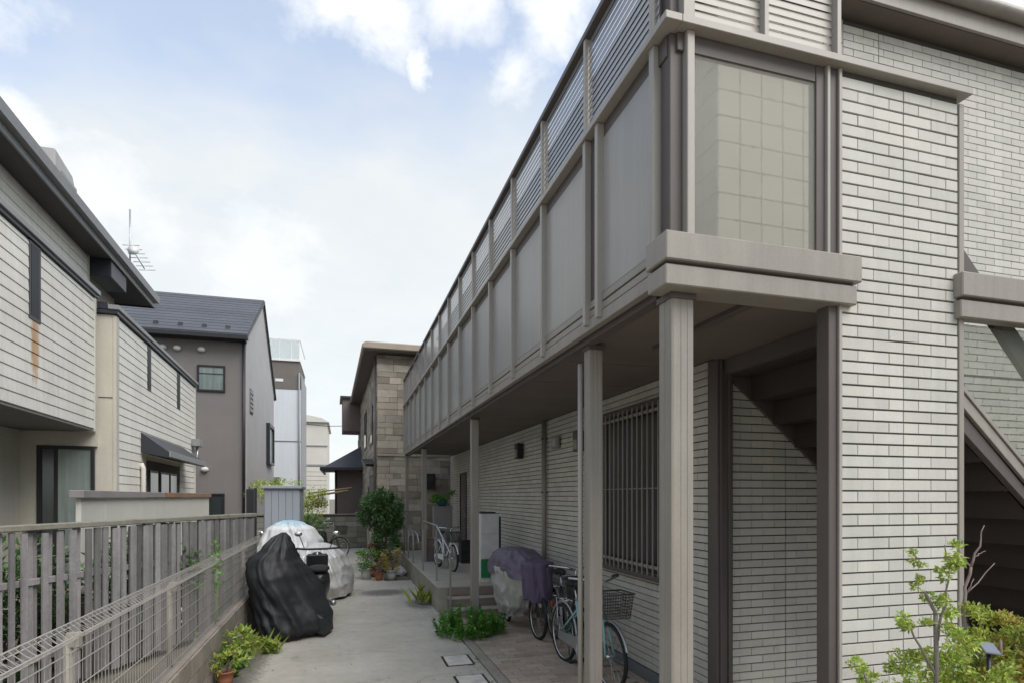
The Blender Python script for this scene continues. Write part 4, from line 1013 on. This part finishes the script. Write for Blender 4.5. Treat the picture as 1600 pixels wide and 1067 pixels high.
# ================================================================ BICYCLES
def bicycle(o, frame='teal_paint', basket='steel', sc_=1.0, child_seat=False):
    r = .31*sc_; wb = .54*sc_
    def S_(p): return (p[0]*sc_, p[1]*sc_, p[2]*sc_)
    for y in (wb, -wb):
        w_ = MB().torus((0, y, r), r-.02, .012, 'x', 40, 6)
        for k in range(18):
            t = 2*math.pi*k/18; w_.tube([(.012 if k % 2 else -.012, y, r), (0, y+(r-.03)*math.cos(t), r+(r-.03)*math.sin(t))], .0018, 4, False)
        w_.tube([(-.04, y, r), (.04, y, r)], .02, 8); w_ = w_.build('wheel', 'chrome', o); MB().torus((0, y, r+.0), r-.005, .02, 'x', 44, 8).build('tyre', 'rubber', w_)
        MB().torus((0, y, r), r+.035, .014, 'x', 26, 6, *((0, 150) if y < 0 else (20, 160))).build('mudguard', 'steel' if frame != 'white_paint' else 'white_paint', o)
    T = lambda pts, rr: fr.tube([S_(p) for p in pts], rr*sc_, 8)
    fr = MB()
    T([(0, .42, .80), (0, .30, .55), (0, .12, .36), (0, -.08, .28)], .022); T([(0, .40, .70), (0, .2, .42), (0, -.02, .31)], .016)
    T([(0, -.06, .27), (0, -.20, .72)], .017)
    for s_ in (-.05, .05): T([(s_*.4, -.08, .28), (s_, -.54, .31)], .01); T([(s_*.3, -.17, .62), (s_, -.54, .31)], .009)
    for s_ in (-.05, .05): T([(s_*.3, .43, .68), (s_, .54, .31)], .011)
    T([(0, .40, .84), (0, .445, .62)], .02); fr.build('frame', frame, o)
    MB().tube([S_((0, .40, .84)), S_((0, .375, .99)), S_((-.10, .37, 1.02)), S_((-.27, .22, 1.03)), S_((-.28, .10, 1.01))], .012, 8).tube([S_((0, .375, .99)), S_((.10, .37, 1.02)), S_((.27, .22, 1.03)), S_((.28, .10, 1.01))], .012, 8).build('handlebar', 'chrome', o)
    for s_ in (-1, 1): MB().tube([S_((s_*.275, .19, 1.03)), S_((s_*.28, .09, 1.01))], .018, 8).build('grip', 'rubber', o)
    MB().tube([S_((0, -.19, .70)), S_((0, -.235, .86))], .012, 8).build('seat_post', 'chrome', o)
    MB().ell(S_((0, -.29, .895)), S_((.085, .09, .04))).ell(S_((0, -.18, .895)), S_((.035, .12, .03))).build('saddle', 'rubber', o)
    c_ = MB().torus(S_((.05, -.07, .28)), .085*sc_, .008, 'x', 24, 6); c_.tube([S_((.06, -.07, .28)), S_((.07, -.04, .12))], .009, 6).tube([S_((-.06, -.07, .28)), S_((-.07, -.10, .44))], .009, 6); c_ = c_.build('crank', 'steel', o)
    for s_, y, z in ((.12, -.04, .12), (-.12, -.10, .44)): MB().box(s_-.045, s_+.045, y*sc_-.035, y*sc_+.035, z*sc_-.01, z*sc_+.01).build('pedal', 'rubber', c_)
    # chain guard, rear rack, rear reflector, stand
    MB().prism([(-.56*sc_, .25*sc_), (-.56*sc_, .34*sc_), (.03*sc_, .37*sc_), (.05*sc_, .22*sc_)], 'x', .055, .062).build('chain_guard', 'steel' if frame != 'white_paint' else frame, o)
    rk = MB()
    for s_ in (-.06, 0, .06): rk.tube([S_((s_, -.30, .70)), S_((s_, -.72, .70))], .006, 5)
    for y in (-.35, -.5, -.7): rk.tube([S_((-.06, y, .70)), S_((.06, y, .70))], .005, 5)
    for s_ in (-.06, .06): rk.tube([S_((s_, -.60, .70)), S_((s_, -.54, .32))], .006, 5)
    rk.build('rack', 'chrome', o); MB().ell(S_((0, -.86, .58)), (.025, .012, .03)).build('reflector', 'red_plastic', o)
    MB().tube([S_((-.07, -.52, .31)), S_((-.12, -.66, .01))], .009, 6).build('stand', 'steel', o)
    if basket:
        b = MB(); z0, z1 = .70*sc_, .93*sc_; yb, yf = .47*sc_, .70*sc_
        def ringp(z, g):
            return [(-.13*sc_-g, yb, z), (.13*sc_+g, yb, z), (.13*sc_+g, yf+g, z), (-.13*sc_-g, yf+g, z), (-.13*sc_-g, yb, z)]
        for i in range(9):
            t = i/8; b.tube(ringp(z0+(z1-z0)*t, .03*t), .0032 if i < 8 else .008, 5)
        for i in range(12):
            x = (-.13+.26*i/11)*sc_
            b.tube([(x, yb, z1), (x, yb, z0), (x, yf, z0), (x*1.15, yf+.03, z1)], .003, 4)
        for i in range(9):
            y = yb+(yf-yb)*(i+.5)/9
            for s_ in (-1, 1): b.tube([(s_*.13*sc_, y, z0), (s_*(.13*sc_+.03), y+.01, z1)], .003, 4)
        b.build('basket', 'black_metal' if basket == 'black_metal' else 'taupe_dark', o)
b1 = thing('bicycle', 'pale teal bicycle with wire front basket standing behind the second post', 'bicycle', (2.43, 5.70, .008), 'bicycles under the balcony', rz=math.radians(183)); bicycle(b1)
b2 = thing('bicycle', 'dark bicycle with black front basket between the teal bicycle and the purple cover', 'bicycle', (2.62, 6.72, .008), 'bicycles under the balcony', rz=math.radians(176)); bicycle(b2, 'black_metal', 'black_metal')
b3 = thing('bicycle', 'small white framed bicycle with silver basket parked up on the porch', 'bicycle', (1.98, 11.7, SLB), 'bicycles under the balcony', rz=math.radians(190)); bicycle(b3, 'white_paint', 'steel', .82)
b5 = thing('bicycle', 'black bicycle leaning by the block wall beyond the shed', 'bicycle', C(502, 17.0), 'bicycles at the alley end', rz=math.radians(-60)); bicycle(b5, 'black_metal', 'black_metal', 1.05)
sc5 = thing('scooter', 'dark scooter parked in front of the block wall at the far end', 'scooter', C(486, 15.6), None, rz=math.radians(-35)); scooter(sc5)
# covered cargo bicycle
b4 = thing('covered_bicycle', 'bicycle under a purple and grey rain cover with a purple wrapped front basket', 'bicycle', (2.42, 7.75, .008), None, rz=0)
b4.location = (2.40, 7.80, .008); OFF[b4] = Vector((0, 0, 0)); b4.rotation_euler = (0, 0, math.radians(184))
for y, r in ((.55, .27), (-.62, .10)):
    w_ = MB().torus((0, y, r), r-.02, .012, 'x', 36, 6)
    for k in range(16):
        t = 2*math.pi*k/16; w_.tube([(.01, y, r), (0, y+(r-.03)*math.cos(t), r+(r-.03)*math.sin(t))], .0018, 4, False)
    w_ = w_.build('wheel', 'chrome', b4); MB().torus((0, y, r), r-.005, .022, 'x', 40, 8).build('tyre', 'rubber', w_)
MB().torus((0, .55, .27), .31, .016, 'x', 26, 6, 20, 165).build('mudguard', 'black_metal', b4)
MB().tube([(0, .40, .85), (0, .55, .27)], .02, 8).tube([(0, .35, .6), (0, -.1, .3), (0, -.5, .3)], .022, 8).build('frame', 'black_metal', b4)
MB().box(-.012, .012, .60, .64, .42, .54).build('reflector', 'lamp_white', b4)
drape([(.18, 0, -.38, .16, .22), (.34, 0, -.30, .22, .38), (.6, 0, -.24, .27, .54), (.78, 0, -.20, .285, .60), (.86, 0, -.18, .29, .605)], (5, 8, 13, 9), 31, amp=.03, lumps=.03, e=.95).build('cover_skirt', 'grey_cloth', b4)
drape([(.76, 0, -.20, .295, .615), (.92, 0, -.20, .29, .58), (1.02, 0, -.22, .26, .46), (1.09, 0, -.24, .19, .30), (1.12, 0, -.26, .06, .10)], (3, 5, 7), 37, nz=40, amp=.03, lumps=.05, e=.95).build('cover_top', 'purple_cloth', b4)
drape([(.50, 0, .52, .15, .15), (.70, 0, .52, .165, .17), (.96, 0, .52, .19, .20), (1.0, 0, .52, .185, .195), (1.01, 0, .52, .14, .15)], (5, 8, 13), 41, nz=30, amp=.014, lumps=.01).build('basket_cover', 'purple_dark', b4)

# ================================================================ PORCH CLUTTER
cb = thing('storage_locker', 'tall narrow white locker with green bottom standing on the porch', 'locker', (2.40, 9.75, SLB))
MB().box(2.24, 2.56, 9.70, 10.05, SLB+.06, 1.56).build('body', 'white_board', cb, .006)
boxpart('door', 'white_board', cb, 2.245, 2.555, 9.685, 9.699, 1.22, 1.555, .004); boxpart('door', 'white_board', cb, 2.245, 2.555, 9.685, 9.699, .80, 1.212, .004)
boxpart('door', 'green_paint', cb, 2.245, 2.555, 9.683, 9.699, SLB+.08, .79, .004, label='green lower front of the locker')
boxpart('lid', 'dark_frame', cb, 2.24, 2.50, 9.70, 10.05, 1.562, 1.585); boxpart('side_rail', 'dark_frame', cb, 2.565, 2.59, 9.69, 10.0, SLB, 1.5)
boxpart('foot', 'lid', cb, 2.22, 2.6, 9.68, 10.05, SLB+.001, SLB+.058)
pn = thing('meter_cabinet', 'plain grey cabinet at the far end of the porch', 'cabinet', (2.3, 13.9, SLB))
MB().box(2.08, 2.52, 13.9, 14.15, SLB, 1.62).build('body', 'cap_grey', pn, .006)
boxpart('door', 'cap_grey', pn, 2.10, 2.50, 13.885, 13.899, SLB+.05, 1.60, .004)
pt = thing('potted_plant', 'bushy plant in a glazed teal pot on top of the grey cabinet', 'potted plant', (2.28, 13.98, 1.62))
MB().lathe((2.28, 13.98, 1.621), [(.09, 0), (.13, .08), (.15, .17), (.13, .17)], 18).build('pot', 'teal_pot', pt)
leaves(MB(), (2.28, 13.98, 1.86), (.27, .2, .13), 420, .07, 8, .45).build('foliage', 'leaf_weed', pt)
mbx = thing('mail_box', 'dark square letter box on the stone wall behind the porch', 'letter box', (2.3, 16.75, 2.1))
MB().box(2.22, 2.55, 16.75, 16.95, 2.05, 2.5).build('body', 'dark_frame', mbx, .01); boxpart('flap', 'navy', mbx, 2.25, 2.52, 16.735, 16.749, 2.3, 2.42)
for i, (x, y, s, m, lab) in enumerate(((2.62, 12.7, .30, 'black_metal', 'black plastic crate stacked by the wall at the porch far end'), (1.9, 13.3, .28, 'mauve', 'dark red brown crate beside the thin rail on the porch'))):
    t = thing('crate', lab, 'crate', (x, y, SLB), 'crates on the porch'); zb = SLB
    for k in range(2):
        cr = MB().box(x-s/2, x+s/2, y-s/2, y+s/2, zb, zb+.03)
        for a, b, c, d in ((x-s/2, x+s/2, y-s/2, y-s/2+.015), (x-s/2, x+s/2, y+s/2-.015, y+s/2), (x-s/2, x-s/2+.015, y-s/2+.015, y+s/2-.015), (x+s/2-.015, x+s/2, y-s/2+.015, y+s/2-.015)): cr.box(a, b, c, d, zb+.03, zb+.24)
        cr.build('tray', m, t, .004); zb += .245
bag = thing('white_bag', 'small white bag lying at the porch corner by the end post', 'bag', C(622, 13.9)); OFF[bag] = Vector((0, 0, 0))
drape([(0, 0, 0, .12, .1), (.08, 0, 0, .15, .12), (.16, .02, 0, .1, .09), (.22, .03, 0, .03, .03)], (3, 5, 7), 3, nz=16, na=40, amp=.02, lumps=.03).build('body', 'white_pot', bag)

# ================================================================ VEGETATION
# big shrub by the stone house
sp = C(597, 14.4)
sh = thing('shrub', 'big dense dark green shrub against the stone house corner', 'shrub', sp)
OFF[sh] = Vector((0, 0, 0))
s_ = MB()
for i in range(7): stem(s_, (random.uniform(-.1, .1), random.uniform(-.1, .1), 0), (random.uniform(-.4, .4), random.uniform(-.3, .3), random.uniform(1.0, 1.7)), .025, .008, .08)
s_.build('stem', 'bark', sh)
lf = MB(); leaves(lf, (0, 0, 1.45), (.53, .45, .52), 9500, .075, 130, .2, .2, .25); leaves(lf, (.12, 0, .75), (.36, .35, .45), 2600, .07, 40, .25, .2, .3)
lf.build('foliage', 'leaf_dark', sh)
def pot_plant(px, D, lab, pot, leafm, r, h, n, sz, z=0, ph=.2, extra=None):
    p = C(px, D, z); t = thing('potted_plant', lab, 'potted plant', p, 'potted plants along the path'); OFF[t] = Vector((0, 0, 0))
    MB().lathe((0, 0, 0), [(ph*.42, 0), (ph*.5, ph*.5), (ph*.6, ph), (ph*.64, ph), (ph*.64, ph*1.06), (ph*.5, ph*1.06), (ph*.5, ph*.95)], 18).build('pot', pot, t)
    s_ = MB()
    for i in range(6): stem(s_, (0, 0, ph*.9), (random.uniform(-r, r)*.7, random.uniform(-r, r)*.7, ph+h*random.uniform(.5, .95)), .007, .003, .03, 4)
    s_.build('stem', 'twig', t); leaves(MB(), (0, 0, ph+h*.55), (r, r, h*.55), n, sz, 14, .35).build('foliage', leafm, t); return t
pot_plant(582, 13.6, 'red leaved plant in a small pot under the big shrub', 'terracotta', 'leaf_red', .2, .45, 320, .06, ph=.25)
pot_plant(572, 13.2, 'leafy green plant in a white pot left of the big shrub', 'white_pot', 'leaf_weed', .22, .5, 420, .07, ph=.22)
pot_plant(592, 13.0, 'low plant in a terracotta pot at the foot of the shrub', 'terracotta', 'dry_leaf', .18, .2, 160, .05, ph=.16)
pot_plant(612, 13.1, 'olive plant in a white pot between shrub and porch', 'white_pot', 'leaf_orange', .24, .5, 420, .06, ph=.2)
pot_plant(372, 6.35, 'green weedy plant in a teal pot at the foot of the low wall', 'teal_pot', 'leaf_fresh', .22, .22, 420, .06, ph=.16)
pot_plant(352, 5.75, 'yellowing plant in an orange pot near the bottom edge', 'terracotta', 'leaf_yellow', .16, .2, 160, .06, ph=.14)
# weeds
def weed(px, D, lab, r, h, n, sz, leafm, cat='weeds', z=0, blades=0):
    p = C(px, D, z); t = thing('weed_clump', lab, cat, p); OFF[t] = Vector((0, 0, 0))
    mb = MB()
    k = max(5, n//60)
    for i in range(k):
        a = random.uniform(0, 6.28); rr = r*math.sqrt(random.random()); x, y = rr*math.cos(a), rr*math.sin(a); hh = h*(1-.55*(rr/r)**2)*random.uniform(.6, 1.1)
        top = Vector((x*1.15, y*1.15, hh)); mb.tube([(x, y, 0), (x*1.05, y*1.05, hh*.5), tuple(top)], .003, 4)
        for j in range(n//k):
            tt = random.uniform(.15, 1.0); q = Vector((x, y, 0)).lerp(top, tt)
            d = Vector((random.gauss(0, 1), random.gauss(0, 1), random.gauss(.5, .5))); l = sz*random.uniform(.6, 1.3); mb.leaf(q, d, Vector((0, 0, 1)), l, l*.42)
    for i in range(blades):
        a = random.uniform(0, 6.28); x, y = r*.6*random.gauss(0, 1), r*.6*random.gauss(0, 1); q = Vector((x, y, 0)); hh = h*random.uniform(.7, 1.3)
        d = Vector((math.cos(a)*.5, math.sin(a)*.5, 1)); mb.leaf(q, d, Vector((0, 0, 1)), hh, .012)
    mb.build('foliage', leafm, t); return t
weed(732, 7.95, 'thick bright green weeds around the foot of the third post', .43, .40, 6500, .05, 'leaf_weed')
weed(664, 10.2, 'sparse yellow green weed growing by the porch side', .16, .36, 260, .07, 'leaf_yellow', blades=20)
weed(392, 6.9, 'long bladed weeds beside the teal pot under the mesh fence', .25, .22, 500, .06, 'leaf_fresh', blades=60)
weed(340, 6.1, 'fresh green weeds at the foot of the low wall', .22, .32, 620, .065, 'leaf_weed', blades=30)
weed(318, 5.9, 'tall thin weed climbing the mesh fence', .12, .85, 240, .055, 'leaf_fresh')
weed(268, 4.9, 'small green weed at the low wall near the bottom edge', .14, .35, 200, .06, 'leaf_weed')
t = thing('weed_clump', 'small vine sprouting on the mesh fence top', 'weeds', (LWx-.05, 6.7, .53))
OFF[t] = Vector((0, 0, 0)); mb = MB(); stem(mb, (0, 0, 0), (.0, .1, .8), .004, .002, .06); leaves(mb, (0, .05, .6), (.05, .12, .3), 90, .05); mb.build('foliage', 'leaf_weed', t)
# yellow green bush behind the shed, plants on top
sp = C(487, 14.6); t = thing('shrub', 'yellow green feathery bush right of the shed', 'shrub', sp); OFF[t] = Vector((0, 0, 0))
s_ = MB(); [stem(s_, (0, 0, 0), (random.uniform(-.3, .3), random.uniform(-.2, .2), 1.9), .02, .006, .08) for _ in range(5)]; s_.build('stem', 'bark', t)
leaves(MB(), (0, 0, 1.65), (.36, .3, .42), 1300, .07, 24, .32).build('foliage', 'leaf_yellow', t)
sp = C(436, 16.4); t = thing('shrub', 'green bush rising behind the shed roof', 'shrub', sp); OFF[t] = Vector((0, 0, 0))
s_ = MB(); [stem(s_, (0, 0, 0), (random.uniform(-.5, .5), random.uniform(-.2, .2), 2.0), .02, .006, .08) for _ in range(5)]; s_.build('stem', 'bark', t)
leaves(MB(), (0, 0, 1.95), (.75, .4, .38), 1500, .075, 26, .3).build('foliage', 'leaf_fresh', t)
sp = C(476, 13.8); t = thing('shrub', 'dark green low bush between shed and scooter', 'shrub', sp); OFF[t] = Vector((0, 0, 0))
leaves(MB(), (0.1, 0, 1.1), (.36, .3, .4), 900, .07, 18, .32).build('foliage', 'leaf_dark', t)
pl = thing('leaning_plank', 'pale plank sticking out level from the yellow bush', 'plank', C(515, 16.5, 1.9)); OFF[pl] = Vector((0, 0, 0))
MB().tube([(-.55, 0, -.06), (.5, .1, .12)], .03, 6).build('plank', 'dry_leaf', pl); MB().tube([(-.5, .1, .05), (.6, .1, .2)], .02, 6).build('pole', 'dry_leaf', pl)

# foreground shrubs in front of the pier, bottom right
def fshrub(px, D, lab, limbs, leafm, lsz, twigm='bark', clus=()):
    p = C(px, D); t = thing('ornamental_shrub', lab, 'shrub', p); t.rotation_euler = (0, 0, -TH); OFF[t] = Vector((0, 0, 0))
    s_ = MB()
    for a, b, r0, r1 in limbs: stem(s_, a, b, r0, r1, .007, 6)
    s_.build('stem', twigm, t); mb = MB()
    for (c, r, n) in clus: leaves(mb, c, r, int(n*1.9), lsz, max(3, n//30), .45, .6, .2)
    mb.build('foliage', leafm, t); return t
def zz_(py, D): return H-(py-HY)/F*D
def xx_(px, px0, D): return (px-px0)/F*D
D = 2.35
cl = lambda px, py, rx, ry, n: ((xx_(px, 1465, D), random.uniform(-.08, .08), zz_(py, D)), (rx/F*D, .06, ry/F*D), n)
fshrub(1465, D, 'slender shrub with pale trunk and yellow green leaf tufts before the tiled pier',
       [((0, 0, 0), (xx_(1462, 1465, D), 0, zz_(960, D)), .012, .009), ((xx_(1462, 1465, D), 0, zz_(960, D)), (xx_(1450, 1465, D), .02, zz_(925, D)), .008, .005),
        ((0, 0, zz_(1000, D)), (xx_(1478, 1465, D), -.02, zz_(885, D)), .006, .003), ((xx_(1478, 1465, D), -.02, zz_(885, D)), (xx_(1470, 1465, D), -.02, zz_(850, D)), .004, .002),
        ((0, 0, zz_(1060, D)), (xx_(1412, 1465, D), .0, zz_(962, D)), .006, .003), ((0, 0, .3), (xx_(1350, 1465, D), .0, zz_(1050, D)), .008, .004)],
       'leaf_fresh', .021, 'bark', [cl(1464, 860, 20, 18, 120), cl(1448, 872, 10, 10, 45), cl(1478, 898, 12, 14, 70), cl(1450, 922, 9, 14, 60), cl(1468, 940, 10, 18, 40), cl(1486, 945, 18, 20, 130), cl(1412, 962, 10, 10, 50), cl(1440, 980, 22, 12, 110), cl(1478, 990, 25, 22, 160),
        cl(1346, 1042, 9, 10, 60), cl(1370, 1062, 24, 8, 110), cl(1430, 1046, 30, 22, 260), cl(1500, 1040, 36, 24, 300), cl(1550, 1058, 34, 20, 260), cl(1470, 1085, 90, 30, 600)])
D = 2.6
cl = lambda px, py, rx, ry, n: ((xx_(px, 1535, D), random.uniform(-.1, .1), zz_(py, D)), (rx/F*D, .08, ry/F*D), n)
fshrub(1535, D, 'bare pinkish branched shrub rising before the dark stairs with foliage at its foot',
       [((0, 0, 0), (xx_(1505, 1535, D), 0, zz_(950, D)), .014, .009), ((xx_(1505, 1535, D), 0, zz_(950, D)), (xx_(1517, 1535, D), 0, zz_(885, D)), .008, .006), ((xx_(1517, 1535, D), 0, zz_(885, D)), (xx_(1538, 1535, D), 0, zz_(820, D)), .006, .002),
        ((xx_(1517, 1535, D), 0, zz_(885, D)), (xx_(1500, 1535, D), 0.02, zz_(862, D)), .004, .002), ((xx_(1512, 1535, D), 0, zz_(925, D)), (xx_(1560, 1535, D), 0.02, zz_(880, D)), .003, .0015), ((xx_(1520, 1535, D), 0, zz_(870, D)), (xx_(1540, 1535, D), 0, zz_(860, D)), .003, .0015),
        ((xx_(1508, 1535, D), 0, zz_(940, D)), (xx_(1530, 1535, D), .03, zz_(905, D)), .003, .0015)],
       'leaf_yellow', .023, 'twig', [cl(1535, 955, 30, 18, 180), cl(1560, 970, 30, 18, 170), cl(1520, 1010, 40, 25, 330), cl(1505, 1050, 50, 25, 400), cl(1585, 985, 24, 20, 150)])
D = 2.5
cl = lambda px, py, rx, ry, n: ((xx_(px, 1600, D), random.uniform(-.12, .12), zz_(py, D)), (rx/F*D, .1, ry/F*D), n)
fshrub(1600, D, 'bushy shrub with orange tinged leaves at the right edge of the view', [((0, 0, 0), (.05, 0, zz_(980, D)), .012, .006), ((0, 0, 0), (-.1, 0, zz_(1000, D)), .012, .006)],
       'leaf_orange', .025, 'twig', [cl(1585, 1000, 24, 30, 300), cl(1600, 1045, 40, 30, 400), cl(1640, 1010, 50, 50, 500), cl(1560, 1060, 30, 20, 200)])
fshrub(1548, 2.2, 'small yellow green sprigs just in front of the solar garden light', [((0, 0, 0), (.02, 0, .95), .006, .003)], 'leaf_yellow', .022, 'twig', [((0, 0, 1.06), (.10, .05, .10), 260), ((-.10, 0, 1.0), (.08, .05, .10), 160)])
t = fshrub(1560, 2.75, 'dense dark green foliage mass low behind the orange shrub', [((0, 0, 0), (0, 0, .7), .012, .006)], 'leaf_dark', .045, 'twig',
       [((0, 0, .78), (.30, .15, .32), 1500), ((-.35, .0, .62), (.25, .15, .25), 700)])
sl_ = thing('solar_light', 'small grey solar garden light among the leaves, bottom right', 'garden light', C(1545, 2.38)); OFF[sl_] = Vector((0, 0, 0)); sl_.rotation_euler = (0, 0, -TH)
zc = zz_(1012, 2.38)
MB().tube([(0, 0, 0), (0, 0, zc-.02)], .008, 8).build('stake', 'dark_frame', sl_)
MB().obox((0, 0, zc), (.075, .06, .010), Matrix.Rotation(math.radians(38), 3, 'X') @ Matrix.Rotation(math.radians(12), 3, 'Y')).build('panel', 'solar', sl_, .003)

# fallen leaves and grit along the edges of the path
lt_ = MB(); rnd = random.Random(3)
for i in range(900):
    side = rnd.random()
    if side < .4: x = -1.17+abs(rnd.gauss(0, .16))
    elif side < .8: x = 1.46-abs(rnd.gauss(0, .13))
    else: x = rnd.uniform(-1.1, 1.4)
    y = rnd.uniform(2.5, 14) if side < .9 else rnd.gauss(11.6, .6)
    if y > 9.3 and x > 1.44: continue
    l = rnd.uniform(.012, .035); lt_.leaf(Vector((x, y, .004)), Vector((rnd.gauss(0, 1), rnd.gauss(0, 1), .05)), Vector((0, 0, 1)), l, l*.6)
lt_.build('leaf_litter', 'dry_leaf', None, label='scattered dry leaves and bits along the path edges', cat='leaf litter', kind='stuff')
mo = MB()
for i in range(2600):
    if rnd.random() < .5: x = -1.195+abs(rnd.gauss(0, .035)); y = rnd.uniform(3, 10.0)
    else: x = 1.487-abs(rnd.gauss(0, .02)); y = rnd.choice((rnd.uniform(6.5, 9.3), rnd.uniform(9.3, 13)))
    if math.sin(y*2.3+x)+math.sin(y*5.1) < .1: continue
    l = rnd.uniform(.01, .04); mo.leaf(Vector((x, y, 0)), Vector((rnd.gauss(0, .7), rnd.gauss(0, .7), 1)), Vector((0, 1, 0)), l, l*.35)
mo.build('moss', 'leaf_weed', None, label='tiny grass and moss tufts along the path edges', cat='moss', kind='stuff')
# hairline cracks in the concrete: thin sunken dark seams
cr_ = MB()
for (x, y, a, L_) in ((.2, 5.6, .6, 1.1), (-.3, 8.6, 1.2, .9), (.7, 7.0, 2.2, .8), (.3, 10.1, .2, 1.0), (1.0, 11.5, 1.0, .7), (-.5, 12.3, .4, 1.2)):
    pts = [Vector((x, y, .0012))]
    for k in range(int(L_/.06)):
        a += rnd.gauss(0, .28); pts.append(pts[-1]+Vector((math.cos(a), math.sin(a), 0))*.06)
    for p_, q_ in zip(pts[:-1], pts[1:]):
        n_ = Vector((-(q_-p_).y, (q_-p_).x, 0)).normalized()*rnd.uniform(.0015, .003); cr_.add([p_-n_, q_-n_, q_+n_, p_+n_], [(0, 1, 2, 3)])
cr_.build('crack', 'joint', path, kind='stuff')

# overhead cable in the far gap
cbz = MB().tube([(-3.2, 40, 6.55), (-1, 40, 6.4), (1.5, 40, 6.5), (6, 40, 6.9)], .02, 5)
cbz.build('utility_cable', 'cable', None, label='thin black cable strung across the gap at the alley end', cat='cable', base=(0, 40, 6.4))

sc.render.engine = 'CYCLES'
